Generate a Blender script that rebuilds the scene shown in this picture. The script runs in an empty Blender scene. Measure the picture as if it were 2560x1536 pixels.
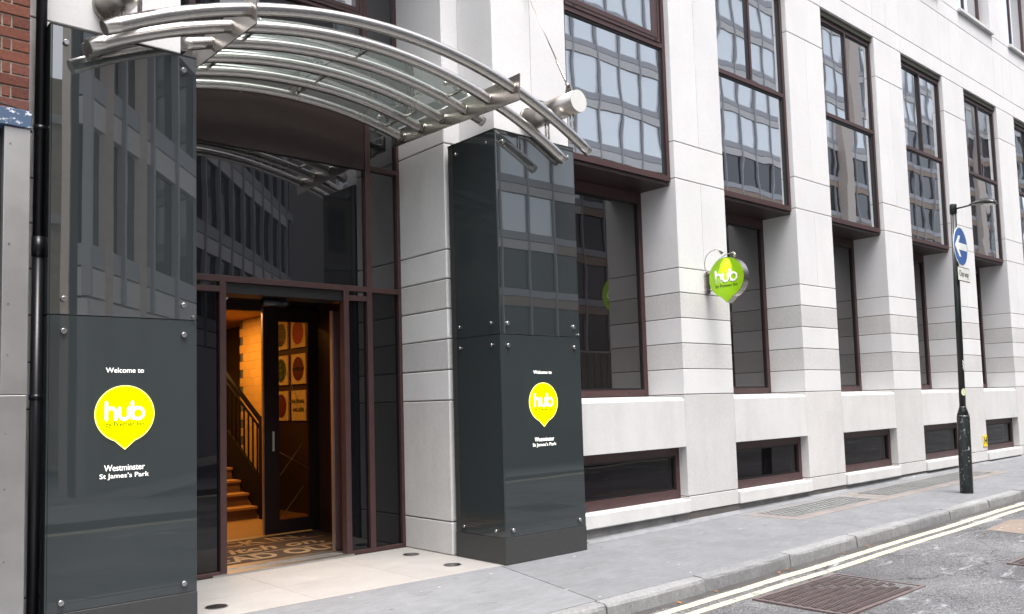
import bpy, bmesh, math, random
from mathutils import Vector, Matrix
rnd = random.Random(7)
R = math.radians
sc = bpy.context.scene
COL = sc.collection

# ------------------------------------------------------------------ camera, sky, sun, exposure
cam_d = bpy.data.cameras.new('camera'); cam = bpy.data.objects.new('camera', cam_d); COL.objects.link(cam)
cam_d.sensor_width = 36.0; cam_d.sensor_fit = 'HORIZONTAL'
cam_d.lens = 36.0 * 2116.17 / 2560
cam_d.shift_y = 87.8 / 2560
cam_d.clip_start = 0.05; cam_d.clip_end = 2000
yaw, pitch, roll = R(41.574), R(4.1474), R(-1.6245)
fwd = Vector((math.sin(yaw)*math.cos(pitch), math.cos(yaw)*math.cos(pitch), math.sin(pitch)))
rgt = Vector((math.cos(yaw), -math.sin(yaw), 0)); up = rgt.cross(fwd)
r2 = math.cos(roll)*rgt + math.sin(roll)*up; u2 = -math.sin(roll)*rgt + math.cos(roll)*up
cam.matrix_world = Matrix(((r2.x, u2.x, -fwd.x, 0), (r2.y, u2.y, -fwd.y, 0), (r2.z, u2.z, -fwd.z, 1.6), (0, 0, 0, 1)))
sc.camera = cam

SUN_EL, SUN_AZ = R(68), R(195)            # azimuth clockwise from +Y
world = bpy.data.worlds.new('World'); sc.world = world; world.use_nodes = True
wn = world.node_tree; wn.nodes.clear()
sky = wn.nodes.new('ShaderNodeTexSky'); sky.sky_type = 'NISHITA'; sky.sun_disc = False
sky.sun_elevation = SUN_EL; sky.sun_rotation = SUN_AZ; sky.dust_density = 6.0; sky.air_density = 1.0; sky.ozone_density = 1.0
hs = wn.nodes.new('ShaderNodeHueSaturation'); hs.inputs['Saturation'].default_value = 0.42
bg = wn.nodes.new('ShaderNodeBackground'); bg.inputs['Strength'].default_value = 0.13
wo = wn.nodes.new('ShaderNodeOutputWorld')
wn.links.new(sky.outputs[0], hs.inputs['Color']); wn.links.new(hs.outputs[0], bg.inputs['Color']); wn.links.new(bg.outputs[0], wo.inputs[0])
sun_d = bpy.data.lights.new('sun', 'SUN'); sun_d.energy = 1.1; sun_d.angle = R(28); sun_d.color = (1.0, 0.985, 0.965)
sun = bpy.data.objects.new('sun', sun_d); COL.objects.link(sun)
sdir = Vector((math.sin(SUN_AZ)*math.cos(SUN_EL), math.cos(SUN_AZ)*math.cos(SUN_EL), math.sin(SUN_EL)))
sun.rotation_euler = sdir.to_track_quat('Z', 'Y').to_euler(); sun.location = sdir*60
sc.view_settings.view_transform = 'Standard'; sc.view_settings.look = 'None'
sc.view_settings.exposure = 1.57; sc.view_settings.gamma = 1.0; sc.view_settings.use_curve_mapping = False

# ------------------------------------------------------------------ helpers
class MB:
    def __init__(s): s.bm = bmesh.new()
    def box(s, x0, y0, z0, x1, y1, z1, bev=0.0):
        if x1 < x0: x0, x1 = x1, x0
        if y1 < y0: y0, y1 = y1, y0
        if z1 < z0: z0, z1 = z1, z0
        b = bmesh.new()
        vs = [b.verts.new(p) for p in ((x0,y0,z0),(x1,y0,z0),(x1,y1,z0),(x0,y1,z0),(x0,y0,z1),(x1,y0,z1),(x1,y1,z1),(x0,y1,z1))]
        for f in ((0,3,2,1),(4,5,6,7),(0,1,5,4),(1,2,6,5),(2,3,7,6),(3,0,4,7)): b.faces.new([vs[i] for i in f])
        if bev > 0: bmesh.ops.bevel(b, geom=b.edges[:], offset=bev, segments=1, affect='EDGES', profile=0.5)
        s._add(b); return s
    def _add(s, b):
        m = bpy.data.meshes.new('tmp'); b.to_mesh(m); b.free(); s.bm.from_mesh(m); bpy.data.meshes.remove(m)
    def poly(s, pts):
        s.bm.faces.new([s.bm.verts.new(p) for p in pts]); return s
    def prism(s, pts, off, bev=0.0):
        """closed polygon pts (3d) swept by the vector off"""
        b = bmesh.new(); off = Vector(off)
        a = [b.verts.new(Vector(p)) for p in pts]; c = [b.verts.new(Vector(p)+off) for p in pts]
        n = len(pts); b.faces.new(a); b.faces.new(c[::-1])
        for i in range(n): b.faces.new([a[i], c[i], c[(i+1) % n], a[(i+1) % n]])
        bmesh.ops.recalc_face_normals(b, faces=b.faces[:])
        if bev > 0: bmesh.ops.bevel(b, geom=b.edges[:], offset=bev, segments=2, affect='EDGES', profile=0.5)
        s._add(b); return s
    def tube(s, pts, r, n=12, caps=True, up=(0,0,1), smooth=True):
        pts = [Vector(p) for p in pts]; rings = []
        rr = r if isinstance(r, (list, tuple)) else [r]*len(pts)
        for i, p in enumerate(pts):
            t = (pts[min(i+1, len(pts)-1)] - pts[max(i-1, 0)]).normalized()
            u = Vector(up)
            if abs(t.dot(u)) > 0.95: u = Vector((1,0,0)) if abs(t.x) < 0.9 else Vector((0,1,0))
            a = t.cross(u).normalized(); b = t.cross(a)
            rings.append([s.bm.verts.new(p + rr[i]*(math.cos(k*2*math.pi/n)*a + math.sin(k*2*math.pi/n)*b)) for k in range(n)])
        for i in range(len(rings)-1):
            for k in range(n):
                f = s.bm.faces.new([rings[i][k], rings[i][(k+1) % n], rings[i+1][(k+1) % n], rings[i+1][k]]); f.smooth = smooth
        if caps: s.bm.faces.new(rings[0][::-1]); s.bm.faces.new(rings[-1])
        return s
    def ball(s, c, r, n=10):
        g = bmesh.ops.create_uvsphere(s.bm, u_segments=n, v_segments=max(5, n//2), radius=r, matrix=Matrix.Translation(c))
        for v in g['verts']:
            for f in v.link_faces: f.smooth = True
        return s
    def build(s, name, mat, parent=None, recalc=True):
        if recalc: bmesh.ops.recalc_face_normals(s.bm, faces=s.bm.faces[:])
        m = bpy.data.meshes.new(name); s.bm.to_mesh(m); s.bm.free(); m.materials.append(mat)
        return link(bpy.data.objects.new(name, m), parent)
ORI = {}
def link(o, parent=None):
    COL.objects.link(o)
    if parent is not None:
        o.parent = parent
        o.matrix_parent_inverse = Matrix.Translation(-Vector(ORI.get(parent.name, (0,0,0))))
    return o
def tag(o, label=None, cat=None, group=None, kind=None):
    if label: o['label'] = label
    if cat: o['category'] = cat
    if group: o['group'] = group
    if kind: o['kind'] = kind
    return o
def thing(name, loc, label, cat, group=None):
    o = bpy.data.objects.new(name, None); COL.objects.link(o); o.location = loc; o.empty_display_size = 0.2
    ORI[o.name] = tuple(loc); return tag(o, label, cat, group)
def struct(o): o['kind'] = 'structure'; return o
def stuff(o): o['kind'] = 'stuff'; return o
def cyl_y(mb, x, y0, y1, z, r, n=16): return mb.tube([(x,y0,z),(x,y1,z)], r, n)
def zp(x): return 0.008*max(0.0, x-6.5)      # the pavement climbs gently to the right

# ------------------------------------------------------------------ materials
def nm(name):
    m = bpy.data.materials.new(name); m.use_nodes = True; nt = m.node_tree; nt.nodes.clear()
    out = nt.nodes.new('ShaderNodeOutputMaterial'); p = nt.nodes.new('ShaderNodeBsdfPrincipled'); nt.links.new(p.outputs[0], out.inputs[0])
    return m, nt, p, out
def coords(nt, scale=1.0, kind='Object'):
    tc = nt.nodes.new('ShaderNodeTexCoord'); mp = nt.nodes.new('ShaderNodeMapping')
    mp.inputs['Scale'].default_value = scale if isinstance(scale, tuple) else (scale,)*3
    nt.links.new(tc.outputs[kind], mp.inputs[0]); return mp.outputs[0]
def noise(nt, vec, scale, detail=4, rough=0.55, dist=0.0):
    n = nt.nodes.new('ShaderNodeTexNoise'); n.inputs['Scale'].default_value = scale; n.inputs['Detail'].default_value = detail
    n.inputs['Roughness'].default_value = rough; n.inputs['Distortion'].default_value = dist
    nt.links.new(vec, n.inputs['Vector']); return n.outputs['Fac']
def ramp(nt, fac, stops):
    r = nt.nodes.new('ShaderNodeValToRGB'); e = r.color_ramp.elements
    e[0].position, e[0].color = stops[0][0], (*stops[0][1], 1); e[1].position, e[1].color = stops[-1][0], (*stops[-1][1], 1)
    for p, c in stops[1:-1]:
        k = e.new(p); k.color = (*c, 1)
    nt.links.new(fac, r.inputs[0]); return r.outputs[0]
def g(v): return (v, v, v)
def mix(nt, a, b, fac=1.0, mode='MULTIPLY'):
    m = nt.nodes.new('ShaderNodeMix'); m.data_type = 'RGBA'; m.blend_type = mode
    if isinstance(fac, float): m.inputs[0].default_value = fac
    else: nt.links.new(fac, m.inputs[0])
    for i, v in ((6, a), (7, b)):
        if isinstance(v, tuple): m.inputs[i].default_value = (*v, 1)
        else: nt.links.new(v, m.inputs[i])
    return m.outputs[2]
def bump(nt, p, h, strength=0.2, dist=0.01):
    b = nt.nodes.new('ShaderNodeBump'); b.inputs['Strength'].default_value = strength; b.inputs['Distance'].default_value = dist
    nt.links.new(h, b.inputs['Height']); nt.links.new(b.outputs[0], p.inputs['Normal']); return b
def setp(p, base=None, rough=None, metal=None, ior=None, spec=None):
    if base is not None: p.inputs['Base Color'].default_value = (*base, 1)
    if rough is not None: p.inputs['Roughness'].default_value = rough
    if metal is not None: p.inputs['Metallic'].default_value = metal
    if ior is not None: p.inputs['IOR'].default_value = ior
    if spec is not None: p.inputs['Specular IOR Level'].default_value = spec

def stone(name, col, speck=0.25, stain=0.18, vary=0.08, streak=0.06):
    m, nt, p, o = nm(name); v = coords(nt)
    big = ramp(nt, noise(nt, v, 1.3, 5, 0.6), [(0.3, g(1-stain)), (0.7, g(1.0))])
    st = ramp(nt, noise(nt, coords(nt, (4, 4, 0.5)), 1.0, 5, 0.65), [(0.35, g(1-streak)), (0.6, g(1.0))])
    sp = ramp(nt, noise(nt, v, 190, 2, 0.6), [(0.33, g(1-speck)), (0.47, g(1.0))])
    oi = nt.nodes.new('ShaderNodeObjectInfo')
    ov = ramp(nt, oi.outputs['Random'], [(0.0, (1-vary, 1-vary*0.95, 1-vary*0.8)), (1.0, g(1.0))])
    mid = ramp(nt, noise(nt, v, 26, 6, 0.75), [(0.3, g(1-speck*0.55)), (0.62, g(1.0))])
    c = mix(nt, mix(nt, mix(nt, mix(nt, mix(nt, col, big), st), sp), ov), mid)
    nt.links.new(c, p.inputs['Base Color']); setp(p, rough=0.8, spec=0.3)
    bump(nt, p, noise(nt, v, 160, 3, 0.6), 0.18, 0.004); return m
def paint(name, col, rough=0.45, var=0.15, metal=0.0, sc_=6.0, spec=0.5):
    m, nt, p, o = nm(name); v = coords(nt)
    c = mix(nt, col, ramp(nt, noise(nt, v, sc_, 5, 0.6), [(0.3, g(1-var)), (0.7, g(1.0))]))
    nt.links.new(c, p.inputs['Base Color']); setp(p, rough=rough, metal=metal, spec=spec); return m
def glass(name, col, ior, wav=0.0, wscale=1.2, rough=0.01, metal=0.0):
    m, nt, p, o = nm(name); setp(p, base=col, rough=rough, ior=ior, metal=metal)
    if wav > 0: bump(nt, p, noise(nt, coords(nt), wscale, 2, 0.4), 1.0, wav)
    return m
def emit(name, col, s):
    m, nt, p, o = nm(name); nt.nodes.remove(p); e = nt.nodes.new('ShaderNodeEmission'); e.inputs[0].default_value = (*col, 1); e.inputs[1].default_value = s
    nt.links.new(e.outputs[0], o.inputs[0]); return m
def steel(name, col=(0.45, 0.42, 0.39), rough=0.27, along='X'):
    m, nt, p, o = nm(name); s = {'X': (220, 1, 1), 'Y': (260, 2, 260), 'Z': (260, 260, 2)}[along]
    n = noise(nt, coords(nt, s), 1.0, 3, 0.6)
    if along == 'X': setp(p, base=col)
    else: nt.links.new(mix(nt, col, ramp(nt, n, [(0.3, g(0.88)), (0.7, g(1.0))])), p.inputs['Base Color'])
    n2 = noise(nt, coords(nt), 5, 4, 0.6)
    mr = nt.nodes.new('ShaderNodeMapRange'); mr.inputs[3].default_value = rough-0.05; mr.inputs[4].default_value = rough+0.09
    nt.links.new(n2, mr.inputs[0]); nt.links.new(mr.outputs[0], p.inputs['Roughness'])
    setp(p, metal=1.0)
    if along != 'X': bump(nt, p, n, 0.03, 0.0006)
    return m

M = {}
M['stone'] = stone('pale_portland_stone', (0.675, 0.67, 0.675), speck=0.12, stain=0.07, vary=0.05, streak=0.02)
M['stone_grey'] = stone('grey_speckled_stone', (0.615, 0.605, 0.60), speck=0.24, stain=0.10, streak=0.04)
M['stone_base'] = stone('base_stone', (0.625, 0.612, 0.60), speck=0.20, stain=0.12, streak=0.05)
M['stone_sill'] = stone('sill_stone', (0.66, 0.655, 0.645), speck=0.12, stain=0.13, streak=0.06)
M['joint'] = paint('mortar_joint', (0.10, 0.09, 0.082), 0.9, 0.3)
M['concrete'] = stone('concrete_upstand', (0.30, 0.295, 0.29), speck=0.35, stain=0.4, streak=0.3)
M['brown'] = paint('bronze_brown_frame', (0.060, 0.029, 0.029), 0.42, 0.22)
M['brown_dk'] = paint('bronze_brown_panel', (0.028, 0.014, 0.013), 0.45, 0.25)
M['black'] = paint('black_gasket', (0.006, 0.006, 0.007), 0.5, 0.1)
M['olive'] = paint('olive_head_trim', (0.05, 0.05, 0.032), 0.6, 0.2)
M['win_up'] = glass('reflective_solar_glass', (0.82, 0.84, 0.86), 1.5, 0.0024, 0.9, 0.01, 1.0)
M['win_lo'] = glass('dark_bronze_glass', (0.010, 0.008, 0.008), 2.0, 0.002, 1.0)
M['win_base'] = glass('black_basement_glass', (0.005, 0.004, 0.005), 1.33, 0.002, 1.0)
M['win_side'] = glass('black_sidelight_glass', (0.004, 0.004, 0.005), 1.5, 0.001, 0.8); M['win_ent'] = glass('dark_entrance_glass', (0.007, 0.007, 0.009), 2.2, 0.002, 0.8)
M['pylon'] = glass('charcoal_back_painted_glass', (0.026, 0.032, 0.034), 2.7, 0.0006, 1.0)
M['pylon_low'] = glass('slate_back_painted_glass', (0.030, 0.037, 0.039), 1.6, 0.0006, 1.0); M['pylon_edge'] = paint('green_glass_edge', (0.10, 0.13, 0.125), 0.2, 0.1)
M['plinth'] = paint('dark_plinth_metal', (0.042, 0.043, 0.043), 0.45, 0.2, 0.0, 30)
M['steel_x'] = steel('brushed_steel_tube', (0.60, 0.575, 0.55), rough=0.23, along='X'); M['steel_y'] = steel('brushed_steel_post', along='Y'); M['steel'] = steel('brushed_steel', rough=0.25, along='Z')
M['steel_cap'] = paint('pale_steel_cap', (0.62, 0.62, 0.60), 0.4, 0.06)
M['stud'] = paint('polished_stud', (0.42, 0.42, 0.42), 0.25, 0.05, 0.9); M['alu'] = paint('weathered_aluminium', (0.60, 0.59, 0.585), 0.36, 0.22, 0.95, 2.5)
M['pipe'] = paint('black_pipe_paint', (0.012, 0.012, 0.016), 0.35, 0.3)
M['lamp'] = paint('black_lamp_paint', (0.008, 0.011, 0.011), 0.3, 0.3)
def chipped():
    m, nt, p, o = nm('chipped_black_paint'); f = ramp(nt, noise(nt, coords(nt, (14, 14, 9)), 2.0, 5, 0.7), [(0.60, g(0.0)), (0.64, g(0.7))])
    nt.links.new(mix(nt, (0.010, 0.014, 0.014), (0.34, 0.36, 0.35), f, 'MIX'), p.inputs['Base Color']); setp(p, rough=0.4); return m
M['lamp_base'] = chipped()
M['white'] = paint('white_paint', (0.75, 0.76, 0.75), 0.5, 0.06)
M['offwhite'] = paint('offwhite_sign_face', (0.72, 0.73, 0.68), 0.45, 0.08)
M['blue'] = paint('blue_sign_face', (0.010, 0.085, 0.32), 0.4, 0.05)
M['black_p'] = paint('black_print', (0.01, 0.01, 0.01), 0.5, 0.0)
M['yellow_p'] = paint('yellow_sign', (0.80, 0.58, 0.01), 0.5, 0.06)
M['lime'] = paint('lime_green_face', (0.27, 0.52, 0.004), 0.35, 0.03)
M['white_flat'] = paint('white_lettering', (0.80, 0.82, 0.78), 0.5, 0.0)
M['lit_yellow'] = emit('backlit_yellow', (0.93, 1.0, 0.0), 0.62)
M['lit_rim'] = emit('backlit_yellow_rim', (1.0, 1.0, 0.30), 0.62)
M['lit_white'] = emit('backlit_white', (1.0, 0.97, 0.93), 0.75)
M['lit_dark'] = emit('backlit_dark_lettering', (0.05, 0.05, 0.004), 0.4)
def canopy_glass(frost=0.0):
    m, nt, p, o = nm('canopy_glass'); nt.nodes.remove(p)
    t = nt.nodes.new('ShaderNodeBsdfTransparent'); t.inputs[0].default_value = (0.80, 0.89, 0.87, 1)
    gl = nt.nodes.new('ShaderNodeBsdfGlossy'); gl.inputs['Roughness'].default_value = 0.03; gl.inputs[0].default_value = (0.9, 0.95, 0.95, 1)
    fr = nt.nodes.new('ShaderNodeFresnel'); fr.inputs[0].default_value = 1.5
    mx = nt.nodes.new('ShaderNodeMixShader'); nt.links.new(fr.outputs[0], mx.inputs[0]); nt.links.new(t.outputs[0], mx.inputs[1]); nt.links.new(gl.outputs[0], mx.inputs[2])
    if frost > 0:
        df = nt.nodes.new('ShaderNodeBsdfDiffuse'); df.inputs[0].default_value = (0.62, 0.72, 0.69, 1); tl = nt.nodes.new('ShaderNodeBsdfTranslucent'); tl.inputs[0].default_value = (0.70, 0.82, 0.78, 1)
        ad = nt.nodes.new('ShaderNodeMixShader'); ad.inputs[0].default_value = 0.6; nt.links.new(df.outputs[0], ad.inputs[1]); nt.links.new(tl.outputs[0], ad.inputs[2])
        m2 = nt.nodes.new('ShaderNodeMixShader'); m2.inputs[0].default_value = frost; nt.links.new(mx.outputs[0], m2.inputs[1]); nt.links.new(ad.outputs[0], m2.inputs[2]); nt.links.new(m2.outputs[0], o.inputs[0])
    else: nt.links.new(mx.outputs[0], o.inputs[0])
    return m
M['canopy_glass'] = canopy_glass(0.085)
def clear_glass(name, tint, ior=1.45):
    m = canopy_glass(); m.name = name
    for n in m.node_tree.nodes:
        if n.type == 'BSDF_TRANSPARENT': n.inputs[0].default_value = (*tint, 1)
        if n.type == 'FRESNEL': n.inputs[0].default_value = ior
    return m
M['door_glass'] = clear_glass('tinted_door_glass', (0.55, 0.48, 0.36))

# ground materials
def asphalt():
    m, nt, p, o = nm('worn_asphalt'); v = coords(nt)
    base = ramp(nt, noise(nt, v, 0.7, 6, 0.65), [(0.3, (0.085, 0.085, 0.089)), (0.5, (0.125, 0.125, 0.131)), (0.72, (0.19, 0.19, 0.197))])
    sp = ramp(nt, noise(nt, v, 62, 4, 0.75), [(0.34, g(0.30)), (0.5, g(0.9)), (0.66, g(1.9))])
    mid = ramp(nt, noise(nt, v, 17, 4, 0.7), [(0.3, g(0.72)), (0.6, g(1.1))])
    c = mix(nt, mix(nt, base, sp), mid)
    st = ramp(nt, noise(nt, coords(nt, (0.9, 2.6, 1)), 1.5, 7, 0.72, 0.6), [(0.57, g(0.0)), (0.66, g(0.9))])
    c = mix(nt, c, (0.33, 0.34, 0.355), st, 'MIX')
    vo = nt.nodes.new('ShaderNodeTexVoronoi'); vo.feature = 'DISTANCE_TO_EDGE'; vo.inputs['Scale'].default_value = 0.8
    wv = nt.nodes.new('ShaderNodeMix'); wv.data_type = 'VECTOR'; wv.inputs[0].default_value = 0.25
    nv = nt.nodes.new('ShaderNodeTexNoise'); nv.inputs['Scale'].default_value = 3.0; nt.links.new(v, nv.inputs['Vector'])
    nt.links.new(v, wv.inputs[4]); nt.links.new(nv.outputs['Color'], wv.inputs[5]); nt.links.new(wv.outputs[1], vo.inputs['Vector'])
    cr = ramp(nt, vo.outputs[0], [(0.0, g(0.35)), (0.007, g(1.0))])
    c = mix(nt, c, cr); nt.links.new(c, p.inputs['Base Color']); setp(p, rough=0.88, spec=0.3)
    bump(nt, p, noise(nt, v, 95, 3, 0.7), 0.6, 0.012); return m
def mastic(name, col, d=0.2):
    m, nt, p, o = nm(name); v = coords(nt)
    a = ramp(nt, noise(nt, v, 1.6, 6, 0.65), [(0.3, g(1-d)), (0.7, g(1.0))])
    b = ramp(nt, noise(nt, coords(nt, (1, 3, 1)), 5, 5, 0.7), [(0.35, g(0.88)), (0.62, g(1.03))])
    s = ramp(nt, noise(nt, v, 150, 2, 0.6), [(0.33, g(0.8)), (0.5, g(1.0)), (0.68, g(1.12))])
    dk = ramp(nt, noise(nt, coords(nt, (6, 11, 1)), 1.0, 3, 0.5), [(0.245, g(0.42)), (0.275, g(1.0))])
    lt = ramp(nt, noise(nt, coords(nt, (9, 16, 1), ), 1.3, 2, 0.5), [(0.745, g(0.0)), (0.77, g(0.6))])
    c = mix(nt, mix(nt, mix(nt, mix(nt, col, a), b), s), dk)
    c = mix(nt, c, (0.42, 0.43, 0.44), lt, 'MIX')
    sc2 = ramp(nt, noise(nt, coords(nt, (1.4, 7, 1)), 2.2, 6, 0.75, 0.4), [(0.60, g(0.0)), (0.70, g(0.55))])
    c = mix(nt, c, (col[0]*1.5, col[1]*1.5, col[2]*1.5), sc2, 'MIX')
    sc3 = ramp(nt, noise(nt, coords(nt, (2.0, 5, 1)), 1.7, 6, 0.75, 0.4), [(0.30, g(0.62)), (0.40, g(1.0))])
    c = mix(nt, c, sc3)
    vg = nt.nodes.new('ShaderNodeTexVoronoi'); vg.inputs['Scale'].default_value = 5.5; nt.links.new(v, vg.inputs['Vector'])
    sz = nt.nodes.new('ShaderNodeMath'); sz.operation = 'MULTIPLY'; sz.inputs[1].default_value = 0.15
    sep = nt.nodes.new('ShaderNodeSeparateColor'); nt.links.new(vg.outputs['Color'], sep.inputs[0]); nt.links.new(sep.outputs[0], sz.inputs[0])
    lt2 = nt.nodes.new('ShaderNodeMath'); lt2.operation = 'LESS_THAN'; nt.links.new(vg.outputs['Distance'], lt2.inputs[0]); nt.links.new(sz.outputs[0], lt2.inputs[1])
    gm = nt.nodes.new('ShaderNodeMath'); gm.operation = 'MULTIPLY'; nt.links.new(lt2.outputs[0], gm.inputs[0]); nt.links.new(sep.outputs[1], gm.inputs[1])
    gcol = ramp(nt, sep.outputs[2], [(0.45, (0.13, 0.13, 0.135)), (0.55, (0.48, 0.48, 0.48))])
    c = mix(nt, c, gcol, gm.outputs[0], 'MIX')
    nt.links.new(c, p.inputs['Base Color']); setp(p, rough=0.75, spec=0.35); bump(nt, p, noise(nt, v, 120, 3, 0.6), 0.25, 0.004); return m
M['gutter'] = mastic('gutter_grit', (0.085, 0.080, 0.078), 0.4); M['asphalt'] = asphalt()
M['pave_a'] = mastic('pale_mastic_paving', (0.225, 0.232, 0.245)); M['pave_b'] = mastic('grey_mastic_paving', (0.20, 0.206, 0.218), 0.25)
M['apron'] = stone('cream_entrance_stone', (0.40, 0.378, 0.36), speck=0.12, stain=0.16, streak=0.05)
M['kerb'] = stone('granite_kerb', (0.35, 0.352, 0.356), speck=0.55, stain=0.35, vary=0.16)
M['tan'] = mastic('tan_patch', (0.25, 0.20, 0.165)); M['pink'] = mastic('pink_concrete', (0.255, 0.228, 0.218), 0.3)
M['lens_lo'] = paint('pavement_lens', (0.19, 0.20, 0.19), 0.4, 0.3)
def worn_line():
    m, nt, p, o = nm('worn_yellow_line'); v = coords(nt)
    f = ramp(nt, noise(nt, v, 9, 7, 0.75), [(0.38, g(0.0)), (0.46, g(1.0))])
    sp = ramp(nt, noise(nt, v, 80, 3, 0.7), [(0.3, g(0.75)), (0.5, g(1.0))])
    nt.links.new(mix(nt, mix(nt, (0.20, 0.20, 0.205), mix(nt, (0.56, 0.525, 0.36), sp), f, 'MIX'), sp), p.inputs['Base Color']); setp(p, rough=0.8); return m
M['line'] = worn_line()
M['iron'] = paint('rusty_cast_iron', (0.17, 0.13, 0.128), 0.6, 0.4, 0.25, 9)
M['iron_dk'] = paint('dark_cast_iron', (0.095, 0.080, 0.080), 0.6, 0.3, 0.2, 9)
M['leaf'] = paint('dry_orange_leaf', (0.42, 0.17, 0.07), 0.7, 0.3)

# ------------------------------------------------------------------ setting: ground, road, pavement
struct(MB().box(-400, -400, -0.6, 400, 400, -0.35).build('ground', M['asphalt']))
def sheet(name, pts, mat, parent=None, thick=0.0, dz=0.0):
    """polygon on the ground plane, split at the slope change"""
    mb = MB()
    xs0, xs1 = min(p[0] for p in pts), max(p[0] for p in pts)
    b = bmesh.new(); f = b.faces.new([b.verts.new((p[0], p[1], 0)) for p in pts])
    for xc in (6.5,):
        if xs0 < xc < xs1: bmesh.ops.bisect_plane(b, geom=b.verts[:]+b.edges[:]+b.faces[:], plane_co=(xc,0,0), plane_no=(1,0,0))
    if thick > 0:
        r = bmesh.ops.extrude_face_region(b, geom=b.faces[:])
        for v in [e for e in r['geom'] if isinstance(e, bmesh.types.BMVert)]: v.co.z -= thick
    for v in b.verts: v.co.z += zp(v.co.x) + dz
    mb._add(b); return mb.build(name, mat, parent)
RZ = -0.125
road = struct(sheet('road', [(-60,-1.2),(90,-1.2),(90,4.66),(-60,4.66)], M['asphalt'], dz=RZ))
def wob_line(y0, y1, x0, x1):
    mb = MB(); n = int((x1-x0)/0.35); pa = []
    for i in range(n+1):
        x = x0+(x1-x0)*i/n; w = 0.008*math.sin(x*2.1)+rnd.uniform(-0.004, 0.004); pa.append((x, w, rnd.uniform(-0.005, 0.005)))
    for i in range(n):
        (xa, wa, ea), (xb, wb, eb) = pa[i], pa[i+1]; z1, z2 = RZ+zp(xa)+0.004, RZ+zp(xb)+0.004
        mb.poly([(xa, y0+wa, z1), (xb, y0+wb, z2), (xb, y1+wb+eb, z2), (xa, y1+wa+ea, z1)])
    return mb
for a, b_ in ((4.405, 4.500), (4.235, 4.320), (-0.86, -0.77), (-1.02, -0.93)):
    ln = wob_line(a, b_, -12, 40).build('yellow_line', M['line'], road)
gp = []
xg = -8.0
while xg < 32: gp.append((xg, 4.655, 4.535+rnd.uniform(-0.035, 0.03))); xg += 0.16
gm_ = MB()
for (xa, y1, ya), (xb, y2, yb) in zip(gp[:-1], gp[1:]): gm_.poly([(xa, ya, RZ+zp(xa)+0.002), (xb, yb, RZ+zp(xb)+0.002), (xb, y2, RZ+zp(xb)+0.002), (xa, y1, RZ+zp(xa)+0.002)])
gm_.build('gutter_dirt', M['gutter'], road)
sheet('tan_patch', [(11.15,4.02),(12.1,4.06),(12.7,3.55),(12.2,3.1),(11.0,3.25)], M['tan'], road, dz=RZ+0.004)
pav = struct(sheet('pavement', [(-60,4.78),(90,4.78),(90,6.75),(-60,6.75)], M['joint'], thick=0.15, dz=-0.012))
ja, jb = (5.455, 6.24), (5.075, 4.785)
ex = lambda y: ja[0]+(jb[0]-ja[0])*(ja[1]-y)/(ja[1]-jb[1])
sheet('paving_panel', [(-60,4.785),(jb[0]-0.004,4.785),(ex(6.50)-0.004,6.50),(2.2,6.575),(-60,6.575)], M['pave_a'], pav, thick=0.05)
sheet('paving_panel', [(jb[0]+0.006,4.785),(9.86,4.785),(9.86,6.72),(6.72,6.72),(6.72,6.45),(ex(6.49)+0.006,6.49)], M['pave_b'], pav, thick=0.05)
sheet('paving_panel', [(9.866,4.785),(60,4.785),(60,5.74),(9.866,5.74)], M['pave_b'], pav, thick=0.05)
sheet('paving_panel', [(9.866,6.56),(60,6.56),(60,6.72),(9.866,6.72)], M['pave_a'], pav, thick=0.05)
sheet('paving_panel', [(17.306,5.746),(60,5.746),(60,6.556),(17.306,6.556)], M['pave_b'], pav, thick=0.05)
# kerb stones
x = -7.0
while x < 34:
    L = rnd.uniform(0.82, 1.02) if x < 5 else rnd.uniform(1.25, 1.45)
    x2 = x+L; dy = rnd.uniform(-0.006, 0.006); dzk = rnd.uniform(-0.003, 0.004)
    za, zb = zp(x), zp(x2); b = bmesh.new()
    prof = [(4.775,-0.20),(4.775,0.003),(4.675,0.001),(4.650,-0.008),(4.640,-0.03),(4.632,-0.20)]
    NS = 9; rows_ = []
    for q_ in range(NS+1):
        xx_ = x+0.008+(L-0.016)*q_/NS; zq = za+(zb-za)*q_/NS; e_ = 0.006 if 0 < q_ < NS else 0.010
        rows_.append([b.verts.new((xx_, yy+dy+(rnd.uniform(-e_, e_)*0.7 if 0 < k_ < 5 and k_ > 1 else 0)+(0.012 if q_ in (0, NS) and k_ in (2, 3, 4) else 0), zz+zq+dzk+(rnd.uniform(-e_, e_)*0.5 if k_ in (2, 3, 4) else 0))) for k_, (yy, zz) in enumerate(prof)])
    b.faces.new(rows_[0]); b.faces.new(rows_[-1][::-1])
    for q_ in range(NS):
        for i in range(len(prof)): b.faces.new([rows_[q_][i], rows_[q_+1][i], rows_[q_+1][(i+1) % len(prof)], rows_[q_][(i+1) % len(prof)]])
    m_ = MB(); m_._add(b); m_.build('kerb_stone', M['kerb'], pav); x = x2
struct(MB().box(-60, -4.0, -0.3, 90, -1.2, 0.0).build('far_pavement', M['pave_b']))
# entrance apron of pale stone slabs
apron = struct(MB().box(2.49, 6.40, -0.14, 5.72, 8.60, -0.012).build('entrance_paving', M['joint']))
xs = [2.49, 3.55, 4.62, 5.60]
yl = lambda xx: 6.57-0.031*(xx-3.0)
for i in range(3):
    a_, c_ = xs[i]+0.0015, xs[i+1]-0.0015
    MB().prism([(a_, yl(a_), 0.0015), (c_, yl(c_), 0.0015), (c_, 7.26, 0.0015), (a_, 7.26, 0.0015)], (0,0,-0.05)).build('paving_slab', M['apron'], apron)
    MB().box(a_, 7.263, -0.05, c_, 8.17, 0.0015).build('paving_slab', M['apron'], apron)

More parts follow.
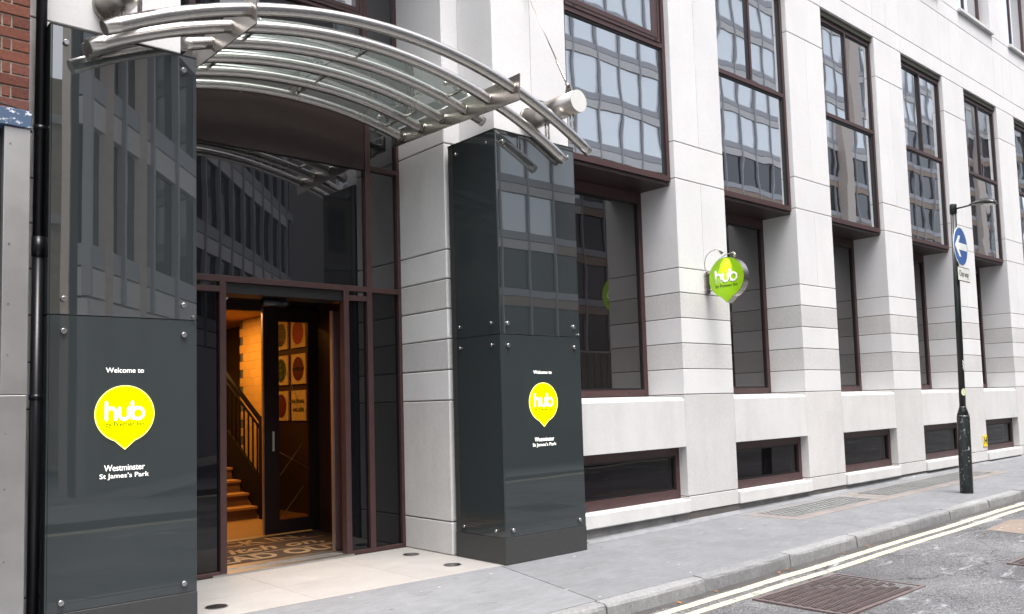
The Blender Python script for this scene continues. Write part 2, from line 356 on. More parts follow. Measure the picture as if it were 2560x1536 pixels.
# ------------------------------------------------------------------ the hotel building
B = thing('hotel_building', (2.0, 6.7, 0), 'long pale stone hotel building with brown framed bay windows', 'building')
YF = 6.70
PL = [8.88+3.0*k for k in range(6)]           # left edges of the stone piers right of the entrance
PW = 1.10
def block(x0, x1, y0, y1, z0, z1, mat, parent, name='stone_block', gap=0.0052, bev=0.004):
    return MB().box(x0, y0, z0+gap, x1, y1, z1-gap, bev).build(name, mat, parent)
COURSES = [(0.155,0.355,'stone_base',0),(0.355,1.655,'stone_base',0),(1.655,1.985,'stone',0),(1.985,2.32,'stone_grey',0),(2.32,2.65,'stone',0),(2.65,2.98,'stone_grey',0),
           (2.98,3.305,'stone',0),(3.305,4.49,'stone',1),(4.49,4.985,'stone',0),(4.985,7.305,'stone',1),(7.305,8.03,'stone',0)]
UPPER = [(8.03,8.36,0),(8.36,9.37,1),(9.37,9.70,0),(9.70,12.2,1),(12.2,13.0,0)]
def pier(xl, xr, vj, yb=7.42, low=0.155):
    core = MB().box(xl+0.012, YF+0.012, 0.0, xr-0.012, yb-0.012, 12.99).build('stone_pier', M['joint'], B)
    for z0, z1, mt, v in COURSES:
        if v:
            block(xl, vj-0.003, YF, yb, z0, z1, M[mt], core); block(vj+0.003, xr, YF, yb, z0, z1, M[mt], core)
        else: block(xl, xr, YF, yb, z0, z1, M[mt], core)
    for z0, z1, v in UPPER:
        if v:
            block(xl, vj-0.003, YF, yb, z0, z1, M['stone'], core); block(vj+0.003, xr, YF, yb, z0, z1, M['stone'], core)
        else: block(xl, xr, YF, yb, z0, z1, M['stone'], core)
    return core
for xl in PL: pier(xl, xl+PW, xl+0.55)
# the pier right of the entrance, stepping back to the door
p0 = pier(5.775, 6.90, 6.34, yb=7.30)
rear = MB().box(5.565, 7.315, 0.0, 6.8, 8.5, 4.9).build('stone_pier', M['joint'], B)
for z0, z1, mt, v in COURSES:
    z0_ = 0.0 if z0 < 0.2 else z0
    block(5.553, 6.80, 7.303, 8.5, z0_, z1, M[mt], rear, bev=0.010)
for z0, z1, v in UPPER: block(5.553, 6.80, 7.303, 8.5, z0, z1, M['stone'], rear, bev=0.010)
# the pier left of the entrance
pl_ = pier(1.36, 2.457, 1.9, yb=7.30, low=0.0)
rl = MB().box(1.6, 7.315, 0.0, 2.635, 8.5, 4.9).build('stone_pier', M['joint'], B)
for z0, z1, mt, v in COURSES: block(1.5, 2.647, 7.303, 8.5, 0.0 if z0 < 0.2 else z0, z1, M[mt], rl)
for z0, z1, v in UPPER: block(1.5, 2.647, 7.303, 8.5, z0, z1, M['stone'], rl)
# dark body behind the windows, with the lobby left open
body = MB()
body.box(6.86, 7.44, 0.0, 28, 22, 12.9); body.box(2.0, 8.62, 3.35, 6.855, 22, 12.9); body.box(-4, 8.6, 0, 1.9, 22, 12.9); body.box(1.9, 17.0, 0, 6.855, 22, 3.345)
body.build('building_core', M['black'], B)
MB().box(1.5, 6.705, 8.37, 6.9, 8.6, 13.0).build('wall_panel', M['stone'], B)

bays = [(6.90, PL[0])] + [(PL[k]+PW, PL[k+1]) for k in range(5)]
def frame_rect(mb, x0, x1, z0, z1, y0, y1, w, wb=None, wt=None):
    wb = wb or w; wt = wt or w
    mb.box(x0, y0, z0, x0+w, y1, z1); mb.box(x1-w, y0, z0, x1, y1, z1)
    mb.box(x0+w, y0+0.001, z0, x1-w, y1, z0+wb); mb.box(x0+w, y0+0.001, z1-wt, x1-w, y1, z1)
    return mb
for k, (a, b_) in enumerate(bays):
    a2, b2 = a+0.003, b_-0.003
    # base: concrete upstand, sill stone, basement window
    MB().box(a2, 6.66, 0.158, b2, 6.90, 0.325, 0.012).build('sill_stone', M['stone_sill'], B)
    bw = frame_rect(MB(), a2, b2, 0.328, 0.975, 6.825, 6.90, 0.075, 0.115, 0.10).build('basement_window', M['brown'], B)
    frame_rect(MB(), a+0.078, b_-0.078, 0.443, 0.872, 6.85, 6.885, 0.022).build('gasket', M['black'], bw)
    MB().box(a+0.10, 6.862, 0.465, b_-0.10, 6.88, 0.85).build('pane', M['win_base'], bw)
    for t in (0.3, 0.86): MB().box(a+t*(b_-a)-0.012, 6.8215, 0.372, a+t*(b_-a)+0.012, 6.824, 0.384).build('weep_cap', M['black'], bw)
    # stone spandrel
    MB().prism([(a2,6.70,0.985),(a2,6.70,1.58),(a2,6.735,1.615),(a2,7.40,1.645),(a2,7.40,0.985)], (b2-a2,0,0), 0.004).build('spandrel_stone', M['stone_sill'], B)
    # ground floor window, set deep between the piers
    gw = frame_rect(MB(), a2, b2, 1.650, 4.395, 7.285, 7.36, 0.078, 0.085, 0.14).build('ground_window', M['brown'], B)
    frame_rect(MB(), a+0.082, b_-0.082, 1.738, 4.252, 7.305, 7.345, 0.02).build('gasket', M['black'], gw)
    MB().box(a+0.10, 7.318, 1.756, b_-0.10, 7.335, 4.234).build('pane', M['win_lo'], gw)
    for t in (0.2, 0.8): MB().box(a+t*(b_-a)-0.012, 7.2815, 1.69, a+t*(b_-a)+0.012, 7.284, 1.705).build('weep_cap', M['black'], gw)
    # soffit of the bay window above
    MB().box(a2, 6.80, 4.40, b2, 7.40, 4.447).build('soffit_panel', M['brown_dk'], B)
    # upper window
    uw = frame_rect(MB(), a2+0.02, b2, 4.450, 7.93, 6.775, 6.86, 0.06, 0.075, 0.07).build('upper_window', M['brown'], B)
    MB().box(a2, 6.742, 7.935, b2, 6.9, 8.027).build('head_trim', M['olive'], uw)
    MB().box(a+0.083, 6.777, 6.238, b_-0.063, 6.86, 6.30).build('transom', M['brown'], uw)
    gk = MB(); gk.box(b_-0.11, 6.79, 4.528, b_-0.065, 6.85, 6.236); gk.box(b_-0.095, 6.79, 6.302, b_-0.065, 6.85, 7.858); gk.box(a+0.085, 6.79, 4.528, a+0.10, 6.85, 6.236)  # wider right-hand strips: black seal plus the shadow gap painted black
    gk.box(a+0.10, 6.79, 6.212, b_-0.11, 6.85, 6.236); gk.box(a+0.10, 6.79, 7.835, b_-0.095, 6.85, 7.858)
    gk.build('gasket', M['black'], uw)
    ti = lambda: rnd.uniform(-0.007, 0.007)
    def pane(x0, x1, z0, z1, y=6.812):
        o = MB()
        t1, t2, t3, t4 = ti(), ti(), ti(), ti()
        o.prism([(x0,y+t1,z0),(x1,y+t2,z0),(x1,y+t2+t3,z1),(x0,y+t1+t3,z1)], (0,0.014,0)); o.build('pane', M['win_up'], uw)
    pane(a+0.10, b_-0.11, 4.528, 6.212)
    if k == 0:
        vf = frame_rect(MB(), a+0.09, b_-0.12, 6.302, 7.83, 6.765, 6.84, 0.09, 0.11, 0.09)
        vf.build('opening_light', M['brown'], uw)
        frame_rect(MB(), a+0.125, b_-0.155, 6.345, 7.79, 6.7605, 6.7645, 0.006).build('gasket', M['black'], uw)
        for t in (0.12, 0.9): MB().box(a+t*(b_-a)-0.02, 6.7615, 6.318, a+t*(b_-a)+0.02, 6.7645, 6.332).build('weep_cap', M['black'], uw)
        pane(a+0.18, b_-0.21, 6.412, 7.74, 6.80)
    else:
        xm = (a+b_)/2+0.02
        MB().box(xm-0.03, 6.777, 6.302, xm+0.015, 6.86, 7.858).build('mullion', M['brown'], uw)
        MB().box(xm-0.052, 6.79, 6.302, xm-0.031, 6.85, 7.858).build('gasket', M['black'], uw)
        pane(a+0.10, xm-0.053, 6.302, 7.834); pane(xm+0.016, b_-0.096, 6.302, 7.834)
    # stone band over the window and the storey above
    for z0, z1 in ((8.03,8.36),(8.36,9.37),(9.37,9.70)): block(a2, b2, YF, 7.3, z0, z1, M['stone'], B, 'wall_panel')
    block(a2, b2, YF, 7.3, 12.2, 13.0, M['stone'], B, 'wall_panel')
    MB().box(a2-0.03, 6.63, 9.703, b2+0.03, 6.95, 9.775, 0.006).build('sill_stone', M['stone_sill'], B)
    tw = frame_rect(MB(), a+0.06, b_-0.06, 9.777, 12.19, 6.90, 6.98, 0.06).build('top_window', M['brown'], B)
    MB().box((a+b_)/2-0.03, 6.905, 9.84, (a+b_)/2+0.03, 6.98, 12.125).build('mullion', M['brown'], tw)
    MB().box(a+0.12, 6.93, 9.84, (a+b_)/2-0.032, 6.945, 12.125).build('pane', M['win_up'], tw)
    MB().box((a+b_)/2+0.032, 6.93, 9.84, b_-0.12, 6.945, 12.125).build('pane', M['win_up'], tw)
# concrete upstand under the stone
hb = MB(); n_ = 40
for i in range(n_):
    xa, xb = 6.73+20*i/n_, 6.73+20*(i+1)/n_; wa, wb = 0.07+0.02*math.sin(xa*1.7), 0.07+0.02*math.sin(xb*1.7)
    hb.poly([(xa, 6.7145, zp(xa)+0.045), (xb, 6.7145, zp(xb)+0.045), (xb, 6.71-wb, zp(xb)+0.002), (xa, 6.71-wa, zp(xa)+0.002)])
hb.build('mortar_fillet', M['pave_a'], B)
MB().box(6.72, 6.715, -0.05, 27.0, 7.0, 0.150).build('concrete_upstand', M['concrete'], B)

# ------------------------------------------------------------------ glazed entrance screen
S = thing('entrance_screen', (4.1, 8.18, 0), 'brown framed glass entrance screen with open sliding door', 'entrance')
YD = 8.18
br = M['brown']
def bar(x0, x1, z0, z1, y0=YD, y1=YD+0.10, name='mullion', mat=None): return MB().box(x0, y0, z0, x1, y1, z1, 0.003).build(name, mat or br, S)
XC = 4.12
for x0, x1, z0, z1 in ((5.515,5.551,0,8.3),(5.09,5.158,0,8.3),(4.79,4.855,0,2.90),(3.385,3.452,0,2.90),(3.08,3.148,0,8.3),(2.648,2.72,0,8.3)): bar(x0, x1, z0, z1)
bar(5.551, 5.5529, 0, 4.4)
ty0, ty1 = YD+0.002, YD+0.098
for x0, x1 in ((5.158,5.515),(3.148,5.09),(2.72,3.08)):
    bar(x0, x1, 2.90, 2.963, ty0, ty1, 'transom')
for x0, x1 in ((5.158,5.515),(2.72,3.08)): bar(x0, x1, 4.31, 4.366, ty0, ty1, 'transom'); bar(x0, x1, 5.0, 5.06, ty0, ty1, 'transom')
for x0, x1 in ((4.855,5.09),(3.148,3.385)): bar(x0, x1, 2.795, 2.853, ty0, ty1, 'transom')
for x0, x1 in ((4.855,5.09),(5.158,5.515),(3.148,3.385),(2.72,3.08)): bar(x0, x1, 0.003, 0.047, ty0, ty1, 'transom')
def gpane(x0, x1, z0, z1, mat='win_ent', y=YD+0.045): return MB().box(x0, y, z0, x1, y+0.012, z1).build('pane', M[mat], S)
for x0, x1 in ((5.158,5.515),(2.72,3.08)):
    gpane(x0, x1, 0.047, 2.90, 'win_side'); gpane(x0, x1, 2.963, 4.31); gpane(x0, x1, 4.366, 5.0); gpane(x0, x1, 5.06, 8.3)
for x0, x1 in ((4.855,5.09),(3.148,3.385)): gpane(x0, x1, 0.047, 2.795, 'win_side'); gpane(x0, x1, 2.853, 2.90)
gpane(3.148, 5.09, 2.963, 4.31)
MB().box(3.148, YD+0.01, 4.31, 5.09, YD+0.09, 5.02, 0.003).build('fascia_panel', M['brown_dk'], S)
gpane(3.148, 5.09, 5.02, 6.06)
bar(3.148, 5.09, 6.06, 6.10, ty0, ty1, 'transom')
vl = frame_rect(MB(), 3.16, 5.078, 6.105, 7.7, YD-0.015, YD+0.08, 0.09).build('opening_light', br, S)
frame_rect(MB(), 3.195, 5.043, 6.14, 7.66, YD-0.019, YD-0.0155, 0.006).build('gasket', M['black'], vl)
MB().box(3.25, YD+0.03, 6.195, 4.988, YD+0.045, 7.61).build('pane', M['win_up'], vl)
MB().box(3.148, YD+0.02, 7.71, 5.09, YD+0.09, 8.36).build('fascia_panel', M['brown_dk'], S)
# header, door track, threshold
MB().box(3.453, YD+0.03, 2.79, 4.789, YD+0.34, 2.897).build('door_header', M['black'], S)
thr = MB(); thr.box(3.3, YD-0.03, 0.003, 4.86, YD+0.40, 0.022); thr.box(3.3, YD+0.10, 0.022, 4.86, YD+0.12, 0.030); thr.box(3.3, YD+0.2, 0.022, 4.86, YD+0.22, 0.030)
thr.build('threshold', M['alu'], S)
def leaf(x0, x1, y, name='sliding_door'):
    d = MB(); d.box(x0, y, 0.035, x0+0.09, y+0.045, 2.70); d.box(x1-0.09, y, 0.035, x1, y+0.045, 2.70); d.box(x0+0.09, y, 0.035, x1-0.09, y+0.045, 0.16); d.box(x0+0.09, y, 2.58, x1-0.09, y+0.045, 2.70)
    o = d.build(name, br, S); MB().box(x0+0.09, y+0.018, 0.16, x1-0.09, y+0.028, 2.58).build('door_pane', M['win_side'], o)
    return o
l1 = leaf(4.80, 5.48, YD+0.26); MB().box(4.782, YD+0.257, 0.035, 4.798, YD+0.308, 2.70).build('edge_trim', M['alu'], l1)
l2 = leaf(2.76, 3.44, YD+0.26); MB().box(3.442, YD+0.257, 0.035, 3.456, YD+0.308, 2.70).build('edge_trim', M['steel'], l2)
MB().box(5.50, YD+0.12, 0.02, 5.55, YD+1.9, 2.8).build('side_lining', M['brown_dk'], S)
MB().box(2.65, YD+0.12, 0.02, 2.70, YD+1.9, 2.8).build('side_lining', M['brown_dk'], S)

# sensor and smoke detector over the door
sn = MB(); sn.tube([(3.92, YD+0.0, 2.745), (3.94, YD-0.0, 2.745), (4.19, YD-0.0, 2.745), (4.21, YD-0.0, 2.745)], [0.03, 0.045, 0.045, 0.03], 14)
for v in sn.bm.verts: v.co.y += 0.20
sn.box(4.02, YD+0.20, 2.745, 4.10, YD+0.335, 2.785)
tag(sn.build('door_sensor', paint('gloss_black_plastic', (0.012,0.013,0.018), 0.15, 0.0)), 'glossy black motion sensor bar over the doorway', 'door sensor')
sd = MB(); sd.tube([(3.62, YD+0.47, 2.83), (3.62, YD+0.47, 2.80), (3.62, YD+0.47, 2.775)], [0.055, 0.05, 0.03], 16)
tag(sd.build('smoke_detector', M['white']), 'small round smoke detector on lobby ceiling by door', 'detector')

# ------------------------------------------------------------------ lobby behind the door
def woodfloor():
    m, nt, p, o = nm('oak_floor'); c = ramp(nt, noise(nt, coords(nt, (3, 40, 1)), 1.0, 5, 0.6), [(0.3, (0.22, 0.13, 0.06)), (0.7, (0.38, 0.24, 0.12))])
    nt.links.new(c, p.inputs['Base Color']); setp(p, rough=0.35); return m
M['oak'] = woodfloor()
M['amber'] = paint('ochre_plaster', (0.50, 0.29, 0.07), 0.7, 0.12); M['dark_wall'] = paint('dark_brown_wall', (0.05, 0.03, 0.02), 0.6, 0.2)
M['mat'] = paint('brown_mat', (0.055, 0.030, 0.018), 0.95, 0.3, 0, 60); M['mat_l'] = paint('tan_mat_lettering', (0.36, 0.235, 0.13), 0.95, 0.2, 0, 60)
HY = 10.30
lob = struct(MB().box(2.0, YD+0.40, -0.12, 6.85, 17.0, 0.0).build('lobby_floor', M['oak']))
struct(MB().box(2.0, YD+0.35, 2.83, 6.85, 8.76, 3.34).build('vestibule_soffit', M['amber']))
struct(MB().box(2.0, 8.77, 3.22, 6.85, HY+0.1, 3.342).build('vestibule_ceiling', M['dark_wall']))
struct(MB().box(2.0, HY+0.1, 3.20, 6.85, 17.0, 3.341).build('lobby_ceiling', M['amber']))
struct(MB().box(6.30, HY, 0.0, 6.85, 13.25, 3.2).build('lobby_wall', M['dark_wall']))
aw = struct(MB().box(6.31, 13.251, 0.0, 6.85, 14.35, 3.2).build('tiled_wall', M['joint']))
for r_ in range(22):
    for c_ in range(4):
        o_ = 0.14 if r_ % 2 else 0.0; y0_ = max(13.252, 13.252+c_*0.275-o_); y1_ = min(14.349, 13.252+(c_+1)*0.275-o_)
        MB().box(6.295, y0_+0.0015, r_*0.145+0.0015, 6.33, y1_-0.0015, r_*0.145+0.1435).build('wall_tile', M['amber'], aw)
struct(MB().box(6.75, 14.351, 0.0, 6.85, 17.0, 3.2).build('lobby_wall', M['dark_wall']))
struct(MB().box(1.95, HY, 0, 2.6, 17.0, 3.2).build('lobby_wall', M['amber']))
struct(MB().box(2.6, 16.0, 0.0, 6.75, 16.99, 3.2).build('lobby_back_wall', paint('umber_wall', (0.20, 0.11, 0.045), 0.7, 0.15)))
# side walls of the vestibule
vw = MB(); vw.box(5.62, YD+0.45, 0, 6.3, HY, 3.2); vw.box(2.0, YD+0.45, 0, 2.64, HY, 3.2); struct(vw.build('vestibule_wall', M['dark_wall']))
I = thing('inner_door_screen', (4.6, HY, 0), 'dark inner glass door screen behind the doormat', 'door')
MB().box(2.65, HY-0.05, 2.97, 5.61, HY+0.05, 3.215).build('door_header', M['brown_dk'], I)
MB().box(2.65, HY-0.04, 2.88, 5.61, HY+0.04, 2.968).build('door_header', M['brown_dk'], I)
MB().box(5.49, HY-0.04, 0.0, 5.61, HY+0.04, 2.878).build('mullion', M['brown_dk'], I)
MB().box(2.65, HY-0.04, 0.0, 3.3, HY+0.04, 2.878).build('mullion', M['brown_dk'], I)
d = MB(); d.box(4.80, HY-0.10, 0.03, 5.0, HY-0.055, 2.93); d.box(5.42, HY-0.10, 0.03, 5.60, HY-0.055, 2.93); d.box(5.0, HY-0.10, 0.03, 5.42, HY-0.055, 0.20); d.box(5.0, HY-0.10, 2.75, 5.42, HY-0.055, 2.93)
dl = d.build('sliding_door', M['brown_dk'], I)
dp = MB().box(5.0, HY-0.085, 0.20, 5.42, HY-0.075, 2.75).build('door_pane', M['door_glass'], dl)
M['etch'] = paint('gold_line', (0.35, 0.22, 0.06), 0.5, 0.1)
for (xa, za, xb, zb) in ((5.34,1.17,5.01,0.76),(5.01,1.06,5.41,0.83),(5.34,0.60,5.02,0.22),(5.10,1.75,5.41,1.55),(5.05,2.20,5.38,1.50)):
    MB().tube([(xa, HY-0.088, za), (xb, HY-0.088, zb)], 0.003, 5).build('gold_line', M['etch'], dl)
MB().box(4.782, HY-0.10, 0.03, 4.798, HY-0.055, 2.93).build('edge_trim', M['alu'], dl)
MB().box(4.90, HY-0.125, 1.08, 4.925, HY-0.101, 1.33, 0.004).build('handle', M['steel_cap'], dl)
MB().box(2.9, HY-0.12, 0.001, 5.6, HY+0.02, 0.014).build('threshold', M['alu'], I)
# staircase with baluster rail
T = thing('staircase', (4.4, 12.1, 0), 'oak staircase with dark baluster rail in the lobby', 'stairs')
M['rail'] = paint('black_rail_paint', (0.008, 0.006, 0.005), 0.7, 0.1, spec=0.08); M['tread'] = paint('oak_tread', (0.40, 0.22, 0.09), 0.45, 0.2); M['riser'] = paint('dark_oak_riser', (0.16, 0.085, 0.035), 0.6, 0.25)
for i in range(11):
    y0 = 12.1+0.30*i; z0 = 0.18*i
    MB().box(2.9, y0+0.03, 0.0 if i == 0 else z0-0.02, 5.58, y0+0.30+0.03, z0+0.145).build('riser', M['riser'], T)
    MB().box(2.9, y0, z0+0.147, 5.58, y0+0.33, z0+0.18).build('tread', M['tread'], T)
MB().box(2.9, 15.40, 1.96, 5.58, 15.98, 2.0).build('landing', M['tread'], T)
MB().prism([(5.585,12.05,0.02),(5.585,12.05,0.60),(5.585,15.4,2.61),(5.585,15.4,2.03)], (0.04,0,0)).build('stringer', M['rail'], T)
MB().tube([(5.605,12.0,1.43),(5.605,14.6,2.99)], 0.035, 8).build('handrail', M['rail'], T)
MB().tube([(5.605,12.0,1.30),(5.605,14.6,2.86)], 0.018, 8).build('handrail', M['rail'], T)
MB().box(5.57, 11.96, 0.0, 5.64, 12.04, 1.52).build('newel_post', M['rail'], T)
for i in range(16):
    y = 12.15+0.155*i; MB().box(5.594, y, 0.58+(y-12.05)*0.6, 5.616, y+0.02, 1.30+(y-12.0)*0.6).build('baluster', M['rail'], T)

# text helper ---------------------------------------------------------------------------
def text_mesh(body, width=None, height=None, ext=0.002, bold=0.0, align='CENTER', shear=0.0, space=1.0):
    c = bpy.data.curves.new('txt', 'FONT'); c.body = body; c.extrude = 0.5; c.align_x = align; c.align_y = 'CENTER'; c.resolution_u = 4; c.shear = shear
    c.space_character = space
    if bold: c.offset = bold
    o = bpy.data.objects.new('txt', c); COL.objects.link(o)
    dg = bpy.context.evaluated_depsgraph_get(); dg.update()
    me = bpy.data.meshes.new_from_object(o.evaluated_get(dg)); bpy.data.objects.remove(o)
    xs = [v.co.x for v in me.vertices]; ys = [v.co.y for v in me.vertices]
    w, h = max(xs)-min(xs), max(ys)-min(ys)
    s = (width/w) if width else (height/h); sy = (height/h) if height else s
    cx = (max(xs)+min(xs))/2; cy = (max(ys)+min(ys))/2
    for v in me.vertices: v.co = Vector(((v.co.x-cx)*s, (v.co.y-cy)*sy, v.co.z*2*ext))
    return me
def put(me, name, mat, parent, loc, xdir, updir, label=None):
    """lay a mesh drawn in its own xy plane on a wall: xdir is reading direction"""
    X = Vector(xdir).normalized(); U = Vector(updir).normalized(); N = X.cross(U)
    mt = Matrix(((X.x,U.x,N.x,loc[0]),(X.y,U.y,N.y,loc[1]),(X.z,U.z,N.z,loc[2]),(0,0,0,1)))
    me.transform(mt); me.materials.clear(); me.materials.append(mat)
    o = bpy.data.objects.new(name, me); link(o, parent)
    if label: o['label'] = label
    return o
def hub_strokes(w, r, flat=0.35):
    """rounded lower case letters h, u, b as tube strokes, total width w, centred"""
    out = []; h = 0.475*w; xh = 0.315*w; lw = 0.245*w
    def arc(cx, cy, ra, rb, a0, a1, n=12): return [(cx+ra*math.cos(R(a0+(a1-a0)*i/n)), cy+rb*math.sin(R(a0+(a1-a0)*i/n))) for i in range(n+1)]
    x = -w/2
    out.append([[(x, 0), (x, h)], [(x, xh-lw/2-0.005)] + arc(x+lw/2, xh-lw/2, lw/2, lw/2, 180, 0) + [(x+lw, 0)]])
    x = -w/2+lw+0.105*w
    out.append([[(x, xh)] + arc(x+lw/2, lw/2, lw/2, lw/2, 180, 360) + [(x+lw, xh)]])
    x = -w/2+2*lw+0.205*w; rr = (w/2-x)/2
    out.append([[(x, 0.005), (x, h)], arc(x+rr, xh/2, rr, xh/2, 0, 360, 24)])
    res = []
    for letter in out:
        mb = MB()
        for pth in letter:
            mb.tube([(a, b, 0) for a, b in pth], r, 8, True, up=(0,0,1))
            for q in (pth[0], pth[-1]): mb.ball((q[0], q[1], 0), r*0.99, 8)
        for v in mb.bm.verts: v.co.z *= flat; v.co.y -= h/2
        me = bpy.data.meshes.new('letter'); mb.bm.to_mesh(me); mb.bm.free(); res.append(me)
    return res
def drop(r, n=56):
    """speech bubble outline: circle with a small point at the bottom"""
    pts = []; a0 = 250; a1 = 290
    for i in range(n+1):
        a = a1+(360-(a1-a0))*i/n; pts.append((r*math.cos(R(a)), r*math.sin(R(a))))
    pts.append((0, -1.25*r)); return pts
def drop_mesh(r, t, hole=None):
    b = bmesh.new(); o = [b.verts.new((x, y, 0)) for x, y in drop(r)]
    if hole:
        i_ = [b.verts.new((x, y, 0)) for x, y in drop(hole)]; n = len(o)
        fs = [b.faces.new([o[k], o[(k+1) % n], i_[(k+1) % n], i_[k]]) for k in range(n)]
    else: fs = [b.faces.new(o)]
    rr = bmesh.ops.extrude_face_region(b, geom=fs)
    for v in [e for e in rr['geom'] if isinstance(e, bmesh.types.BMVert)]: v.co.z += t
    bmesh.ops.recalc_face_normals(b, faces=b.faces[:]); me = bpy.data.meshes.new('drop'); b.to_mesh(me); b.free(); return me

# doormat with lettering
mt = thing('doormat', (4.3, 9.4, 0), 'brown doormat with tan lettering inside the doorway', 'doormat')
MB().box(2.7, YD+0.41, 0.001, 5.6, HY-0.13, 0.012).build('mat', M['mat'], mt)
for s_, cx, cy, w_, h_, sh in (('CHECK IN.', 4.26, 9.93, 1.78, 0.31, 0.0), ('switch on,', 4.32, 9.38, 1.60, 0.38, 0.3), ('HEAD OUT', 4.28, 8.90, 1.84, 0.35, 0.0)):
    put(text_mesh(s_, w_, h_, 0.0015, 0.02, 'CENTER', sh), 'lettering', M['mat_l'], mt, (cx, cy, 0.014), (1,0,0), (0,1,0))
for y in (9.69, 9.105): MB().box(2.95, y, 0.0125, 5.35, y+0.022, 0.0145).build('stripe', M['mat_l'], mt)

# posters on the lobby wall (seen through the inner door), wall at x = 6.3
def poster(y0, z0, s, disc, words, label, tcol='black_p'):
    P = thing('poster', (6.29, y0, z0), label, 'poster', 'square posters on the lobby wall')
    MB().box(6.270, y0-s, z0, 6.295, y0, z0+s).build('board', M['poster'], P)
    cy, cz = y0-s/2, z0+s/2
    if disc:
        b = bmesh.new(); vs = [b.verts.new((6.2665, cy+0.39*s*math.cos(a*math.pi/16), cz+0.40*s*math.sin(a*math.pi/16))) for a in range(32)]; b.faces.new(vs)
        m_ = MB(); m_._add(b); m_.build('disc', paint('poster_disc', disc, 0.6, 0.05), P)
    for i, (w, ww, hh) in enumerate(words):
        zc = cz + (len(words)/2-0.5-i)*s*0.27
        put(text_mesh(w, ww*s, hh*s, 0.0008, 0.015), 'lettering', M[tcol], P, (6.2645, cy, zc), (0,-1,0), (0,0,1))
    return P
M['poster'] = paint('poster_board', (0.80, 0.70, 0.42), 0.6, 0.05)
s_ = 0.47
cols = (12.95, 12.36); rows = (2.57, 2.00, 1.43)
poster(cols[0], rows[0], s_, (0.13, 0.13, 0.12), [('DACRE', 0.62, 0.2), ('STREET', 0.72, 0.2), ('SW1', 0.36, 0.2)], 'square poster with grey disc and street name lettering', )
poster(cols[1], rows[0], s_, (0.36, 0.03, 0.02), [], 'square poster with plain bright red disc')
g_ = poster(cols[0], rows[1], s_, (0.07, 0.13, 0.04), [], 'square poster with green disc and dark line drawing')
sq = MB()
for k in range(3): sq.tube([(6.2640, cols[0]-s_/2+0.09*math.cos(a)+0.02*math.sin(3*a+k), rows[1]+s_*(0.3+0.2*k)+0.05*math.sin(a)) for a in [i*0.5 for i in range(14)]], 0.006, 5)
sq.build('drawing', M['black_p'], g_)
poster(cols[1], rows[1], s_, (0.12, 0.015, 0.012), [('LONDON', 0.8, 0.12)], 'square poster with maroon disc below the red one')
poster(cols[0], rows[2], s_, (0.14, 0.03, 0.02), [], 'square poster with brown disc in the bottom row')
poster(cols[1], rows[2], s_, None, [('NATIONAL', 0.86, 0.13), ('GALLERY', 0.8, 0.13)], 'plain yellow poster with gallery lettering')

# ceiling lamps of the lobby (warm)
def lobby_lamp(x, y, z, sx, sy, power, label):
    t = thing('ceiling_lamp', (x, y, z), label, 'ceiling lamp', 'ceiling lamps in the lobby')
    MB().box(x-sx/2, y-sy/2, z-0.02, x+sx/2, y+sy/2, z-0.002).build('lamp_panel', emit('warm_lamp', (1.0, 0.62, 0.25), 3.0), t)
    l = bpy.data.lights.new('lamp_light', 'AREA'); l.shape = 'RECTANGLE'; l.size = sx; l.size_y = sy; l.energy = power; l.color = (1.0, 0.46, 0.09)
    o = bpy.data.objects.new('lamp_light', l); link(o, t); o.location = (x, y, z-0.03)
lobby_lamp(4.4, 11.3, 3.198, 1.6, 0.5, 21, 'warm ceiling lamp panel just inside the inner door')
lobby_lamp(5.0, 13.7, 3.198, 1.2, 0.6, 26, 'warm ceiling lamp panel above the staircase')

# ------------------------------------------------------------------ entrance canopy
CX = 4.1; RC = 4.86; ZT = 4.885
def arcz(x): return ZT - (RC - math.sqrt(max(0, RC*RC-(x-CX)**2)))
K = thing('entrance_canopy', (CX, 7.0, ZT), 'arched canopy of brushed steel tubes over the entrance', 'canopy')
TY = [6.03, 6.405, 6.795, 7.175, 7.565, 7.96]
XR = [(1.69,6.51),(1.69,6.51),(2.50,5.70),(2.75,5.45),(2.75,5.45),(2.75,5.45)]
def arc_pts(x0, x1, y, dz=0.0, n=44): return [(x0+(x1-x0)*i/n, y, arcz(x0+(x1-x0)*i/n)+dz) for i in range(n+1)]
for y, (x0, x1) in zip(TY, XR):
    tb = MB().tube(arc_pts(x0, x1, y), 0.0535, 20, up=(0,1,0)).build('canopy_tube', M['steel_x'], K)
    for xx in (2.75-0.010, 5.45+0.010) if x0 < 2.7 else ():
        pts = [(xx-0.004, y, arcz(xx-0.004)), (xx+0.004, y, arcz(xx+0.004))]
for xx in (2.75, 5.45):
    MB().prism([(xx-0.006,5.935,4.545),(xx-0.006,5.915,4.81),(xx-0.006,8.14,4.80),(xx-0.006,8.14,4.62)], (0.012,0,0), 0.001).build('fin_plate', M['steel_y'], K)
    cl = MB()
    for y in TY:
        for sgn in ((-1, 1) if y < 6.9 else ((1,) if xx < 4 else (-1,))):
            a_ = xx+sgn*0.007; b2_ = xx+sgn*0.016
            cl.tube([(a_, y, arcz(a_)), (b2_, y, arcz(b2_))], 0.058, 20, up=(0,1,0))
    cl.build('weld_collar', M['steel'], K)
